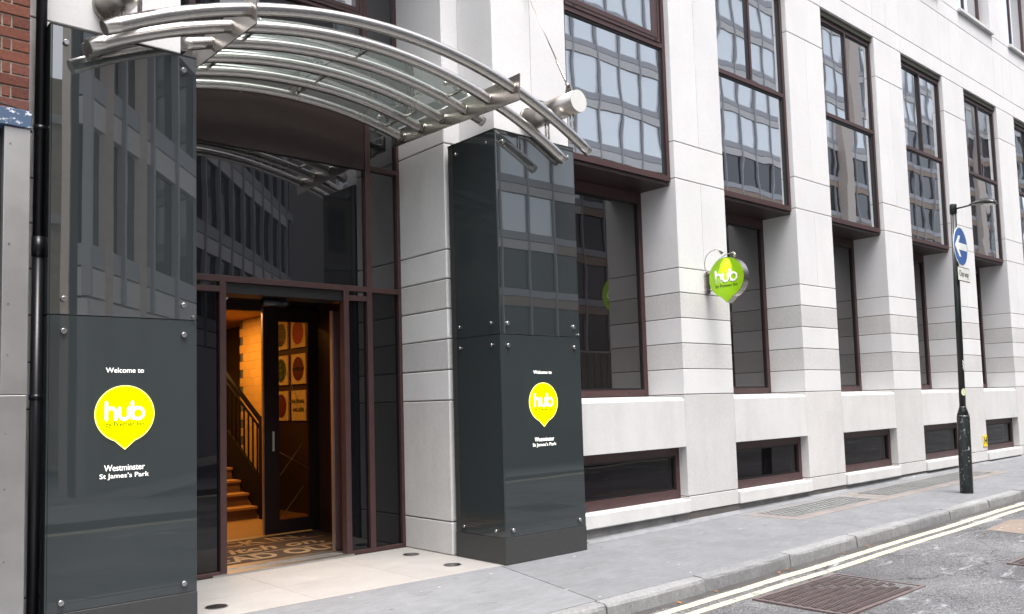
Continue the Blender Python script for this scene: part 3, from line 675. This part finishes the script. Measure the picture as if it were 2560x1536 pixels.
# glass roof panes over the tubes
gx = [2.76, 4.098, 5.44]
for i in range(2):
    n = 14; mb = MB(); p_ = []
    for j in range(n+1):
        xx = gx[i]+0.004+(gx[i+1]-gx[i]-0.008)*j/n; z_ = arcz(xx)+0.115; p_.append((xx, z_))
    for j in range(n):
        (xa, za), (xb, zb) = p_[j], p_[j+1]
        mb.poly([(xa,6.50,za),(xb,6.50,zb),(xb,8.12,zb),(xa,8.12,za)])
    bmesh.ops.remove_doubles(mb.bm, verts=mb.bm.verts[:], dist=1e-5)
    for f in mb.bm.faces: f.smooth = True
    mb.build('roof_pane', M['canopy_glass'], K)
for xx in (3.0, 4.1, 5.2):
    for y in (6.62, 7.38, 7.86):
        cl = MB(); z_ = arcz(xx); cl.box(xx-0.014, y-0.014, z_+0.0, xx+0.014, y+0.014, z_+0.095); cl.tube([(xx, y, z_+0.09), (xx, y, z_+0.14)], 0.035, 10)
        cl.tube([(xx-0.09, y+0.05, z_+0.10), (xx+0.09, y-0.05, z_+0.10)], 0.009, 6); cl.ball((xx+0.09, y-0.05, z_+0.10), 0.024, 8); cl.ball((xx-0.09, y+0.05, z_+0.10), 0.024, 8)
        cl.box(xx-0.012, y-0.2, z_+0.0, xx+0.012, y+0.2, z_+0.02)
        cl.build('glass_clamp', M['steel'], K)
# strut cylinders, hangers and tie rods
for sx in (-1, 1):
    xx = CX+sx*2.175
    MB().tube([(xx,5.93,4.718),(xx,6.699,4.718)], 0.119, 28).build('strut_cylinder', M['steel_y'], K)
    MB().tube([(xx,5.922,4.718),(xx,5.9295,4.718)], 0.117, 28).build('end_cap', M['steel_cap'], K)
    MB().tube([(xx,6.665,4.718),(xx,6.698,4.718)], 0.135, 28).build('wall_flange', M['steel'], K)
    for y in (TY[0], TY[1]):
        zt = arcz(xx)
        for dy in (-0.022, 0.022): MB().tube([(xx, y+dy, zt+0.03), (xx, y+dy, 4.66)], 0.010, 8).build('hanger_rod', M['steel'], K)
    lug = MB().prism([(xx-0.006,6.00,4.82),(xx-0.006,6.12,4.82),(xx-0.006,6.09,4.93),(xx-0.006,6.04,4.93)], (0.012,0,0)); lug.build('lug', M['steel'], K)
    dirv = Vector((0, 6.69-6.065, 6.24-4.905)); P0 = Vector((xx, 6.065, 4.905))
    q = lambda t: tuple(P0+dirv*t)
    MB().tube([q(0.0), q(0.04)], 0.020, 8).build('clevis', M['steel'], K)
    MB().tube([q(0.04), q(0.07), q(0.24), q(0.27)], [0.008, 0.014, 0.014, 0.008], 10).build('turnbuckle', M['steel'], K)
    MB().tube([q(0.27), q(0.985)], 0.0065, 8).build('tie_rod', M['steel'], K)
    a_ = MB(); a_.box(xx-0.05, 6.675, 6.17, xx+0.05, 6.699, 6.33, 0.004); a_.prism([(xx-0.006,6.675,6.19),(xx-0.006,6.675,6.29),(xx-0.006,6.62,6.21),(xx-0.006,6.62,6.17)], (0.012,0,0)); a_.build('wall_bracket', M['steel'], K)

# ------------------------------------------------------------------ sign pylons
def stud(mb_x, y, z, parent, axis='y', r=0.021):
    m_ = MB()
    if axis == 'y': m_.tube([(mb_x, y, z), (mb_x, y-0.018, z), (mb_x, y-0.023, z)], [r, r, r*0.8], 14)
    else: m_.tube([(mb_x, y, z), (mb_x-0.018, y, z), (mb_x-0.023, y, z)], [r, r, r*0.8], 14)
    m_.build('stud', M['stud'], parent)
def lit_sign(P, cx, y):
    """backlit bubble and lettering on the face of a pylon, facing -y"""
    X, U = (1,0,0), (0,0,1)
    r = 0.206; cz = 1.605
    ls = put(drop_mesh(r*0.965, 0.004), 'lit_bubble', M['lit_yellow'], P, (cx, y-0.001, cz), X, U)
    put(drop_mesh(r, 0.005, r*0.967), 'lit_rim', M['lit_rim'], ls, (cx, y-0.001, cz), X, U)
    for me in hub_strokes(0.255, 0.0112): put(me, 'letter', M['lit_white'], ls, (cx+0.0, y-0.006, 1.628), X, U)
    put(text_mesh('by Premier Inn', 0.265, None, 0.0006, 0.012), 'lettering', M['lit_dark'], ls, (cx, y-0.0062, 1.527), X, U)
    put(text_mesh('Welcome to', 0.262, None, 0.001, 0.004), 'lettering', M['lit_white'], P, (cx, y-0.0015, 1.920), X, U)
    put(text_mesh('Westminster', 0.278, 0.044, 0.001, 0.003), 'lettering', M['lit_white'], P, (cx, y-0.0015, 1.222), X, U)
    put(text_mesh("St James\u2019s Park", 0.338, 0.044, 0.001, 0.003), 'lettering', M['lit_white'], P, (cx, y-0.0015, 1.161), X, U)
YP = 6.45
def pylon(x0, x1, yb, top, label, signx, side):
    P = thing('sign_pylon', ((x0+x1)/2, (YP+yb)/2, 0), label, 'sign pylon', 'dark glass sign pylons beside the entrance')
    MB().box(x0+0.02, YP+0.022, 0.01, x1-0.02, yb-0.01, top-0.015).build('pylon_core', M['plinth'], P)
    MB().box(x0-0.003, YP-0.004, 0.004, x1+0.003, yb-0.002, 0.262, 0.002).build('plinth', M['plinth'], P)
    MB().box(x0-0.001, YP-0.001, top, x1+0.001, yb, top+0.012).build('top_plate', M['black'], P)
    for z0, z1 in ((0.266, 2.301), (2.309, top-0.001)):
        pm_ = M['pylon'] if z0 > 2 else M['pylon_low']
        MB().box(x0+0.0135, YP, z0, x1, YP+0.012, z1, 0.0015).build('glass_panel', pm_, P)
        MB().box(x0, YP+0.0005, z0, x0+0.012, yb-0.09, z1, 0.0015).build('glass_panel', M['pylon_low'], P)
        MB().box(x0+0.003, yb-0.085, z0, x0+0.015, yb-0.004, z1).build('side_strip', M['plinth'], P)
        MB().box(x1-0.012, YP+0.014, z0, x1-0.001, yb-0.004, z1).build('glass_panel', pm_, P)
    for xx in (x0+0.10, x1-0.10):
        for z in (0.335, 2.19, 2.415, top-0.115): stud(xx, YP, z, P)
    if side:
        for yy in (YP+0.125, yb-0.155):
            for z in (0.33, 2.20, 2.425, top-0.115): stud(x0, yy, z, P, 'x', 0.017)
    stud(x1-0.03, YP, 2.33, P, 'y', 0.011)
    lit_sign(P, signx, YP)
    return P
pylon(1.455, 2.487, 7.25, 4.368, 'dark glass pylon beside the black downpipe, with lit yellow sign', 1.966, False)
pylon(5.562, 6.717, 7.25, 4.418, 'dark glass pylon right of the entrance in front of stone pier', 6.137, True)

# ------------------------------------------------------------------ projecting round sign
G = thing('projecting_sign', (9.46, 6.7, 3.13), 'round lime green projecting sign on stone pier', 'sign')
cy, cz, xr = 6.355, 3.168, 0.268
put(drop_mesh(xr, 0.115), 'sign_body', M['steel'], G, (9.535, cy, cz), (0,-1,0), (0,0,1))
put(drop_mesh(xr*0.985, 0.004), 'sign_face', M['lime'], G, (9.4198, cy, cz), (0,-1,0), (0,0,1))
for me in hub_strokes(0.318, 0.0135): put(me, 'letter', M['white_flat'], G, (9.4145, cy, 3.19), (0,-1,0), (0,0,1))
put(text_mesh('by Premier Inn', 0.335, None, 0.0008, 0.006), 'lettering', M['black_p'], G, (9.4148, cy, 3.058), (0,-1,0), (0,0,1))
put(drop_mesh(xr*0.985, 0.004), 'sign_face', M['lime'], G, (9.5352, cy, cz), (0,1,0), (0,0,1))
bp_ = MB(); pts = [(9.465+0.055*math.cos(a*math.pi/12), 6.675, 3.235+0.055*math.sin(a*math.pi/12)) for a in range(0, 13)] + [(9.465+0.055*math.cos(a*math.pi/12), 6.675, 3.035+0.055*math.sin(a*math.pi/12)) for a in range(12, 25)]
bp_.prism(pts, (0, 0.024, 0)); bp_.build('wall_plate', M['steel'], G)
for z in (3.255, 3.035): MB().tube([(9.472, 6.675, z), (9.472, 6.60, z)], 0.016, 10).build('arm', M['steel'], G)
for sx in (-1, 1):
    xo = 9.472+sx*0.155 if sx < 0 else 9.70
    pth = [(9.465+sx*0.03, 6.67, 3.26)]
    for i in range(11):
        t = i/10; pth.append((9.465+sx*(0.03+0.16*math.sin(t*math.pi/2)), 6.67-0.30*t*t, 3.26+0.27*math.sin(t*math.pi/2)))
    sp = MB().tube(pth, 0.0055, 8); sp.build('lamp_arm', M['steel'], G)
    e_ = Vector(pth[-1]); d_ = Vector((-sx*0.5, -0.35, -0.6)).normalized()
    MB().tube([tuple(e_), tuple(e_+d_*0.03), tuple(e_+d_*0.085)], [0.010, 0.014, 0.022], 12).build('spot_lamp', M['steel'], G)
    l = bpy.data.lights.new('spot_light', 'SPOT'); l.energy = 6; l.spot_size = R(62); l.spot_blend = 0.8; l.shadow_soft_size = 0.02; l.color = (1.0, 0.95, 0.7)
    lo = bpy.data.objects.new('spot_light', l); link(lo, G); lo.location = e_+d_*0.095
    tgt = Vector((9.47+sx*0.055, cy, cz+0.14)); lo.rotation_euler = (tgt-lo.location).to_track_quat('-Z', 'Y').to_euler()

# ------------------------------------------------------------------ street lamp with road signs
lz = zp(13.7)
LP = thing('street_lamp', (13.68, 5.16, lz), 'slim black street lamp standing at the kerb', 'street lamp')
lean = lambda z: 13.67+0.047*(z-0.05)
q = lambda z: (lean(z), 5.16, z)
MB().tube([q(lz-0.01), q(0.2), q(1.20), q(1.225)], [0.091, 0.091, 0.091, 0.086], 20).build('base', M['lamp_base'], LP)
MB().tube([q(1.2255), q(1.30), q(1.345), q(1.36)], [0.086, 0.065, 0.05, 0.047], 20).build('shoulder', M['lamp'], LP)
MB().tube([q(1.3605), q(4.39)], [0.046, 0.044], 16).build('pole', M['lamp'], LP)
gq = lambda z, a: (lean(z)+0.0475*math.cos(R(a)), 5.16+0.0475*math.sin(R(a)), z)
MB().tube([gq(2.06,238), gq(2.03,252), gq(2.00,238), gq(1.97,254), gq(1.95,240), gq(1.91,252)], 0.006, 6).build('paint_mark', M['white'], LP)
MB().tube([q(4.36), q(4.365), q(4.50), q(4.512)], [0.044, 0.051, 0.051, 0.045], 16).build('pole_cap', M['lamp'], LP)
tx = lean(4.45)
MB().tube([(tx, 5.12, 4.435), (tx+0.01, 5.0, 4.445), (tx+0.01, 4.90, 4.455)], 0.013, 10).build('arm', M['lamp'], LP)
hd = MB(); rings = []
for t, w, hgt in ((0.0, 0.018, 0.018), (0.07, 0.05, 0.045), (0.16, 0.085, 0.085), (0.27, 0.10, 0.092), (0.36, 0.095, 0.06), (0.385, 0.085, 0.02)):
    y = 4.93-t; z = 4.455-0.10*t; rr = []
    for k in range(13):
        a = math.pi*k/12; rr.append(hd.bm.verts.new((tx+0.01+w*math.cos(a), y, z+hgt*math.sin(a))))
    rings.append(rr)
for i in range(len(rings)-1):
    for k in range(12):
        f = hd.bm.faces.new([rings[i][k], rings[i][k+1], rings[i+1][k+1], rings[i+1][k]]); f.smooth = True
    hd.bm.faces.new([rings[i][0], rings[i+1][0], rings[i+1][12], rings[i][12]])
hd.bm.faces.new(rings[0]); hd.bm.faces.new(rings[-1][::-1]); hd.build('lamp_head', M['lamp'], LP)
MB().prism([(tx-0.06,4.70,4.425),(tx+0.08,4.70,4.425),(tx+0.07,4.57,4.412),(tx-0.05,4.57,4.412)], (0,0,-0.02)).build('lens', M['offwhite'], LP)
ca, sa = math.cos(R(3)), math.sin(R(3)); XD = (ca, sa, 0)
def sgn_pt(u, v, n, c): return (c[0]+u*ca+n*sa, c[1]+u*sa-n*ca, c[2]+v)
RSn = thing('direction_sign', (13.85, 5.09, 3.52), 'round blue arrow sign on the lamp post', 'road sign')
c0 = (13.855, 5.085, 3.83)
def disc(r, n0, n1, mat, name, seg=40):
    pts = [sgn_pt(r*math.cos(2*math.pi*i/seg), r*math.sin(2*math.pi*i/seg), n0, c0) for i in range(seg)]
    off = Vector(sgn_pt(0,0,n1,c0))-Vector(sgn_pt(0,0,n0,c0))
    return MB().prism(pts, off).build(name, mat, RSn)
disc(0.307, 0.0, 0.006, M['offwhite'], 'backing'); disc(0.293, 0.0062, 0.008, M['blue'], 'blue_face')
arrow = [(-0.265,0.0),(-0.09,0.165),(-0.005,0.165),(-0.105,0.055),(0.265,0.055),(0.265,-0.055),(-0.105,-0.055),(-0.005,-0.165),(-0.09,-0.165)]
MB().prism([sgn_pt(u, v, 0.0082, c0) for u, v in arrow], Vector(sgn_pt(0,0,0.0095,c0))-Vector(sgn_pt(0,0,0.0082,c0))).build('arrow', M['white_flat'], RSn)
MB().box(13.80, 5.087, 3.70, 13.90, 5.12, 3.74).build('clamp', M['lamp'], RSn)
PT = thing('one_way_plate', (13.9, 5.09, 3.27), 'white plate reading One way under the arrow sign', 'road sign')
c1 = (13.905, 5.085, 3.395)
def rect(u, v, n0, n1, mat, name): 
    return MB().prism([sgn_pt(-u,-v,n0,c1), sgn_pt(u,-v,n0,c1), sgn_pt(u,v,n0,c1), sgn_pt(-u,v,n0,c1)], Vector(sgn_pt(0,0,n1,c1))-Vector(sgn_pt(0,0,n0,c1))).build(name, mat, PT)
rect(0.275, 0.112, 0.0, 0.006, M['black_p'], 'border'); rect(0.262, 0.100, 0.0062, 0.008, M['offwhite'], 'plate')
put(text_mesh('One way', 0.42, 0.125, 0.0008, 0.0), 'lettering', M['black_p'], PT, sgn_pt(0, -0.005, 0.0095, c1), XD, (0,0,1))
MB().box(13.78, 5.087, 3.37, 13.88, 5.125, 3.41).build('clamp', M['lamp'], PT)
st = MB(); st.tube([(lean(1.62)-0.028, 5.12, 1.56), (lean(1.62)-0.028, 5.1195, 1.561)], 0.05, 16)
b = bmesh.new()
for r0, r1 in ((0, 1),):
    ring = []
    for j in range(7):
        zz_ = 1.555+0.05*math.cos(j*math.pi/6); 
    b.free()
stk = MB()
for k in range(8):
    a0 = R(190+k*10); a1 = R(200+k*10)
    def sp_(a, z): return (lean(z)+0.0475*math.cos(a), 5.16+0.0475*math.sin(a), z)
    h0 = 0.055*math.sqrt(max(0, 1-((k-4)/4.2)**2)); h1 = 0.055*math.sqrt(max(0, 1-((k-3)/4.2)**2))
    stk.poly([sp_(a0, 1.58-h0), sp_(a1, 1.58-h1), sp_(a1, 1.58+h1), sp_(a0, 1.58+h0)])
st.bm.free()
tag(stk.build('sticker', paint('pale_sticker', (0.58, 0.60, 0.38), 0.6, 0.1)), 'round pale sticker wrapped on the lamp post', 'sticker')

# yellow hydrant plate
H = thing('hydrant_sign', (18.86, 6.69, 0.45), 'small yellow hydrant plate low on stone pier', 'sign')
MB().box(18.75, 6.683, 0.445, 18.95, 6.698, 0.675, 0.003).build('plate', M['yellow_p'], H)
hm = MB(); hm.box(18.785, 6.679, 0.50, 18.81, 6.6825, 0.64); hm.box(18.89, 6.679, 0.50, 18.915, 6.6825, 0.64); hm.box(18.81, 6.679, 0.555, 18.89, 6.6825, 0.585)
hm.build('letter', M['black_p'], H)

# ------------------------------------------------------------------ left neighbour, downpipe, cable
N = thing('brick_building', (0.5, 6.2, 0), 'old red brick building with metal shopfront at the left edge', 'building')
YB = 6.20; XB = 1.28
M['mortar'] = paint('lime_mortar', (0.30, 0.25, 0.21), 0.95, 0.3, 0, 40)
def brickm():
    m, nt, p, o = nm('red_brick'); v = coords(nt); oi = nt.nodes.new('ShaderNodeObjectInfo')
    c = ramp(nt, oi.outputs['Random'], [(0.0, (0.105, 0.040, 0.030)), (0.5, (0.165, 0.062, 0.042)), (1.0, (0.135, 0.058, 0.05))])
    c = mix(nt, c, ramp(nt, noise(nt, v, 40, 5, 0.7), [(0.3, g(0.65)), (0.65, g(1.1))])); nt.links.new(c, p.inputs['Base Color']); setp(p, rough=0.9, spec=0.2)
    bump(nt, p, noise(nt, v, 70, 4, 0.7), 0.6, 0.008); return m
M['brick'] = brickm()
bwall = MB().box(-5.0, YB+0.008, 3.62, XB-0.004, 8.4, 9.0).build('brick_wall', M['mortar'], N)
bp = 0.0795
for i in range(26):
    z0 = 3.615+i*bp; x1 = XB
    seq = [0.112, 0.055]+[0.222, 0.112]*5 if i % 2 else [0.222, 0.112]*5+[0.167]
    for w in seq:
        e = rnd.uniform(-0.003, 0.003)
        MB().box(x1-w+0.005, YB+e, z0+0.005+rnd.uniform(0, 0.002), x1-0.005, YB+0.06, z0+bp-0.005, 0.003).build('brick', M['brick'], bwall); x1 -= w
def peel():
    m, nt, p, o = nm('peeling_blue_paint'); f = ramp(nt, noise(nt, coords(nt, (6, 1, 9)), 3.0, 6, 0.7), [(0.56, g(0.0)), (0.60, g(1.0))])
    nt.links.new(mix(nt, (0.04, 0.075, 0.14), (0.60, 0.63, 0.66), f, 'MIX'), p.inputs['Base Color']); setp(p, rough=0.6); return m
MB().box(-5.0, YB-0.05, 3.495, XB+0.004, YB+0.3, 3.61, 0.004).build('shop_fascia', peel(), N)
MB().box(1.13, YB-0.03, 1.748, XB, YB+0.3, 3.493, 0.003).build('metal_panel', M['alu'], N)
MB().box(-5.0, YB-0.03, 0.003, XB-0.004, YB+0.3, 1.742, 0.003).build('metal_panel', M['alu'], N)
MB().box(-5.0, YB+0.05, 1.75, 1.127, YB+0.3, 3.49).build('shop_recess', M['black'], N)
for z in (3.38, 2.72, 2.33, 2.0, 1.5, 1.15, 0.7):
    m_ = MB(); m_.tube([(1.165 if z > 1.7 else 1.16, YB-0.03, z), (1.165 if z > 1.7 else 1.16, YB-0.034, z)], 0.006, 8); m_.build('rivet', M['steel'], N)
D = thing('downpipe', (1.42, 6.58, 0), 'black cast iron downpipe between brick wall and glass pylon', 'drainpipe')
xpz = lambda z: 1.411+0.0035*z
MB().tube([(xpz(0),6.58,-0.02),(xpz(2.78),6.58,2.78)], 0.036, 16).build('pipe_section', M['pipe'], D)
MB().tube([(xpz(2.72),6.58,2.72),(xpz(2.86),6.58,2.86)], 0.041, 16).build('collar', M['pipe'], D)
MB().tube([(xpz(2.8),6.58,2.80),(xpz(9),6.58,9.0)], 0.036, 16).build('pipe_section', M['pipe'], D)
for z in (3.62, 1.72, 5.6): 
    m_ = MB(); m_.tube([(xpz(z),6.58,z),(xpz(z),6.58,z+0.035)], 0.043, 16); m_.box(xpz(z)-0.012, 6.60, z, xpz(z)+0.012, 6.699, z+0.035); m_.build('bracket', M['pipe'], D)
tag(MB().tube([(-0.5,6.18,3.70),(0.6,6.185,3.672),(1.15,6.185,3.635),(1.27,6.20,3.61),(1.30,6.40,3.60),(1.372,6.58,3.60)], 0.006, 6).build('cable', M['black']), 'thin black cable running along the brick wall to the downpipe', 'cable')

# ------------------------------------------------------------------ floor lights, covers, pavement lights, leaves
for (x, y), lab in (((2.845,6.964), 'black floor light nearest the left pylon'), ((5.31,7.729), 'black floor light nearest the stone pier by the door'), ((5.238,6.903), 'black floor light nearest the right pylon')):
    t = thing('floor_light', (x, y, 0.0), lab, 'floor light', 'round floor lights in the entrance paving')
    MB().tube([(x,y,0.0017),(x,y,0.005)], 0.092, 28).build('rim', M['plinth'], t)
    MB().tube([(x,y,0.0052),(x,y,0.0065)], 0.080, 28).build('lens', paint('floor_light_lens', (0.03,0.03,0.03), 0.25, 0.1), t)
def manhole(x0, x1, y0, y1, label, diag=True):
    zz = RZ+zp((x0+x1)/2)
    t = thing('manhole_cover', ((x0+x1)/2, (y0+y1)/2, zz), label, 'manhole cover')
    fr_ = MB(); w = 0.035
    for a in ((x0,y0,x1,y0+w),(x0,y1-w,x1,y1),(x0,y0+w,x0+w,y1-w),(x1-w,y0+w,x1,y1-w)): fr_.box(a[0],a[1],zz-0.03,a[2],a[3],zz+0.012)
    fr_.build('frame', M['iron'], t)
    X0, X1, Y0, Y1 = x0+w+0.006, x1-w-0.006, y0+w+0.006, y1-w-0.006; mx = (X0+X1)/2
    if diag: polys = [[(mx+0.01,Y1),(X1,Y0+0.02),(X1,Y1)], [(X0,Y0),(X1-0.01,Y0),(mx-0.01,Y1),(X0,Y1)]]
    else: polys = [[(X0,Y0),(X1,Y0),(X1,Y1),(X0,Y1)]]
    def inside(px, py, pl):
        s = None
        for i in range(len(pl)):
            (ax, ay), (bx, by) = pl[i], pl[(i+1) % len(pl)]; c = (bx-ax)*(py-ay)-(by-ay)*(px-ax)
            if abs(c)/math.hypot(bx-ax, by-ay) < 0.028: return False
            if s is None: s = c > 0
            elif (c > 0) != s: return False
        return True
    for pl in polys:
        p_ = MB().prism([(a, b, zz+0.004) for a, b in pl], (0,0,-0.03)).build('plate', M['iron_dk'], t)
        rb = MB(); nx = int((X1-X0)/0.036); ny = int((Y1-Y0)/0.085)
        for i in range(nx):
            for j in range(ny):
                cx_, cy_ = X0+(i+0.5)*0.036, Y0+(j+0.5)*0.085
                if inside(cx_, cy_, pl):
                    s = 0.014; rb.prism([(cx_-0.008-s,cy_-0.03,zz+0.0042),(cx_+0.008-s,cy_-0.03,zz+0.0042),(cx_+0.008+s,cy_+0.03,zz+0.0042),(cx_-0.008+s,cy_+0.03,zz+0.0042)], (0,0,0.008))
        stuff(rb.build('tread_rib', M['iron'], p_))
manhole(6.34, 7.76, 3.32, 4.17, 'large rusty ribbed cover in the road by yellow lines')
manhole(9.15, 10.0, 2.35, 3.13, 'square ribbed cover in the road at the right edge', False)
def pave_light(x0, x1, label):
    y0, y1 = 5.746, 6.556
    t = thing('pavement_light', ((x0+x1)/2, (y0+y1)/2, zp((x0+x1)/2)), label, 'pavement light', 'glazed light wells set in the pavement')
    sheet('frame', [(x0,y0),(x1,y0),(x1,y1),(x0,y1)], M['pink'], t, thick=0.04, dz=0.001)
    n = int((x1-x0-0.5)/0.105); lg = MB(); li = MB()
    sheet('lens_bed', [(x0+0.22,y0+0.20),(x1-0.22,y0+0.20),(x1-0.22,y1-0.06),(x0+0.22,y1-0.06)], M['kerb'], t, dz=0.005)
    for i in range(n):
        for j in range(5):
            a = x0+0.25+i*0.105; b = y0+0.225+j*0.104; z_ = zp(a+0.04)+0.0065
            lg.box(a, b, z_, a+0.062, b+0.062, z_+0.004)
    stuff(lg.build('glass_lens', M['lens_lo'], t))
pave_light(9.87, 12.58, 'nearer glazed light well with pink surround in pavement')
pave_light(12.59, 17.30, 'farther glazed light well behind the lamp post')
for i, (x, y, zo) in enumerate(((5.85,4.565,RZ),(7.45,4.585,RZ),(7.62,4.60,RZ),(8.75,4.59,RZ),(9.3,4.595,RZ),(6.4,4.58,RZ))):
    z_ = zo+zp(x)+0.006; a = rnd.uniform(0, 6.28); s = rnd.uniform(0.018, 0.03); m_ = MB()
    pts = [(x+s*math.cos(a+t)*k, y+s*math.sin(a+t)*k, z_+dz_) for t, k, dz_ in ((0,1.3,0),(0.9,0.7,0.006),(2.2,0.7,0.004),(3.14,1.1,0.0),(4.0,0.7,0.005),(5.4,0.7,0.007))]
    m_.prism(pts, (0,0,0.0015))
    tag(m_.build('fallen_leaf', M['leaf']), ('leftmost dry orange leaf in the gutter', 'third dry orange leaf from the left in the gutter', 'fourth dry orange leaf from the left in the gutter', 'fifth dry orange leaf from the left in the gutter', 'rightmost dry orange leaf in the gutter', 'second dry orange leaf from the left in the gutter')[i], 'leaf', 'dry leaves along the gutter')

# ------------------------------------------------------------------ across the street (seen only mirrored in the glass)
M['cw_span'] = paint('grey_spandrel', (0.42, 0.415, 0.43), 0.5, 0.08); M['cw_panel'] = paint('warm_grey_panel', (0.66, 0.63, 0.61), 0.6, 0.12); M['cw_line'] = paint('dark_joint', (0.04, 0.04, 0.045), 0.6, 0.1)
M['cw_blind'] = glass('pale_blind_window', (0.80, 0.84, 0.86), 3.6, 0.0); M['cw_dark'] = glass('far_dark_glass', (0.03, 0.03, 0.035), 1.7)
M['cw_peach'] = paint('peach_panel', (0.36, 0.26, 0.20), 0.6, 0.12); M['cw_beige'] = paint('beige_granite', (0.62, 0.53, 0.46), 0.6, 0.15)
M['tanbrick'] = paint('buff_brick', (0.64, 0.53, 0.40), 0.85, 0.25, 0, 3)
def curtain(name, P0, dirx, length, storeys, label, bay=2.25, st_h=3.5, dark_of=None, base=4.0, depth=10, pm='cw_panel'):
    """curtain wall office front; P0 start, dirx direction along the front, outward normal to its left"""
    d = Vector((dirx[0], dirx[1], 0)).normalized(); nrm = Vector((-d.y, d.x, 0))
    O = thing(name, (P0[0], P0[1], 0), label, 'building')
    def bx(u0, u1, z0, z1, n0, n1, mb):
        pts = []
        b = [P0[0]+d.x*u0+nrm.x*n0, P0[1]+d.y*u0+nrm.y*n0]
        c = [P0[0]+d.x*u1+nrm.x*n0, P0[1]+d.y*u1+nrm.y*n0]
        mb.prism([(b[0],b[1],z0),(c[0],c[1],z0),(c[0],c[1],z1),(b[0],b[1],z1)], (nrm.x*(n1-n0), nrm.y*(n1-n0), 0))
    H_ = base+storeys*st_h
    m_ = MB(); bx(0, length, 0, H_, -depth, -0.2, m_); m_.build('wall', M['cw_line'], O)
    sp, pn, bl, dk, ml, pt = MB(), MB(), MB(), MB(), MB(), MB()
    nb = int(length/bay)
    bx(0, length, 0, base-0.05, -0.2, 0.0, pn)
    for s in range(storeys):
        z = base+s*st_h
        bx(0, length, z+0.60, z+1.04, -0.2, 0.0, sp)
        for i in range(nb):
            u = i*bay
            dd = dark_of is None or s < dark_of(u+bay/2)
            bx(u+0.09, u+bay-0.09, z+1.09, z+3.45, -0.2, -0.10, dk if dd else bl)
            bx(u, u+bay, z, z+0.56, -0.2, 0.0, pt if (dd and dark_of) else pn)
    for i in range(nb+1): bx(i*bay-0.05, i*bay+0.05, base, H_, -0.1, 0.08, ml)
    sp.build('spandrel', M['cw_span'], O); pn.build('facade_panel', M[pm], O)
    if len(pt.bm.verts): pt.build('facade_panel', M['cw_peach'], O)
    else: pt.bm.free()
    if len(bl.bm.verts): stuff(bl.build('window', M['cw_blind'], O))
    if len(dk.bm.verts): stuff(dk.build('window', M['cw_dark'], O))
    stuff(ml.build('mullion', M['cw_span'], O)); return O
def reflection_rows(u):  # dark panes paint in a mirrored building outline; peach panels follow it
    x = 24+u; zb = 18.4+0.25*(x-43) if x > 43 else 18.4+0.62*(x-43)
    return int((zb-4.0)/3.5)
OB = curtain('office_building', (24, -25), (1, 0), 106, 10, 'grey office block with pale blinds mirrored in the hotel windows', dark_of=reflection_rows)
for xx_ in (76.6, 109.5): MB().box(xx_, -25.1, 0, xx_+1.7, -24.3, 39).build('corner_pier', M['cw_beige'], OB)
curtain('office_wing', (4.8, -5.2), (0.64, -0.77), 25.5, 4, 'darker angled office wing mirrored in the entrance glass', bay=1.6, depth=0.35)
for kx in (1.0, 2.6):
    MB().box(3.9+kx*0.64*1.1, -5.6-kx*0.85, 0, 4.75+kx*0.64*1.1, -4.95-kx*0.85, 18).build('corner_pier', M['cw_beige'], bpy.data.objects['office_wing'])
E2 = thing('buff_building', (-8, -18, 0), 'buff brick house mirrored in the left pylon', 'building')
m_ = MB(); m_.box(-30, -30, 0, 8.0, -18, 13); m_.build('wall', M['tanbrick'], E2)
for s in range(3):
    for i in range(17): MB().box(-24.4+i*1.9, -18.05, 2.0+s*3.4, -23.5+i*1.9, -17.98, 4.0+s*3.4).build('window', M['cw_dark'], E2)
for s in range(4): MB().box(-30, -17.999, 1.2+s*3.4, 8.0, -17.85, 1.5+s*3.4).build('cornice', M['cw_panel'], E2)
HD = thing('site_hoarding', (30, -3.2, 0), 'ribbed hoarding across the street mirrored in the pylon', 'hoarding')
M['hoard'] = paint('grey_green_hoarding', (0.11, 0.115, 0.10), 0.6, 0.2)
MB().box(9.5, -3.35, 0, 70, -3.25, 3.1).build('hoarding_panel', M['hoard'], HD)
rb = MB(); x = 9.6
while x < 45: rb.box(x, -3.249, 0.05, x+0.06, -3.20, 3.08); x += 0.3
stuff(rb.build('rib', M['hoard'], HD))
MB().box(14.6, -3.195, 0.9, 18.2, -3.18, 2.5).build('banner', paint('pale_banner', (0.15, 0.16, 0.155), 0.6, 0.05), HD)
put(text_mesh('keltbray', 1.5, None, 0.002, 0.02), 'lettering', M['iron_dk'], HD, (15.8, -3.172, 2.2), (-1,0,0), (0,0,1))
put(text_mesh('020', 0.6, None, 0.002, 0.01), 'lettering', M['iron_dk'], HD, (15.4, -3.172, 1.2), (-1,0,0), (0,0,1))
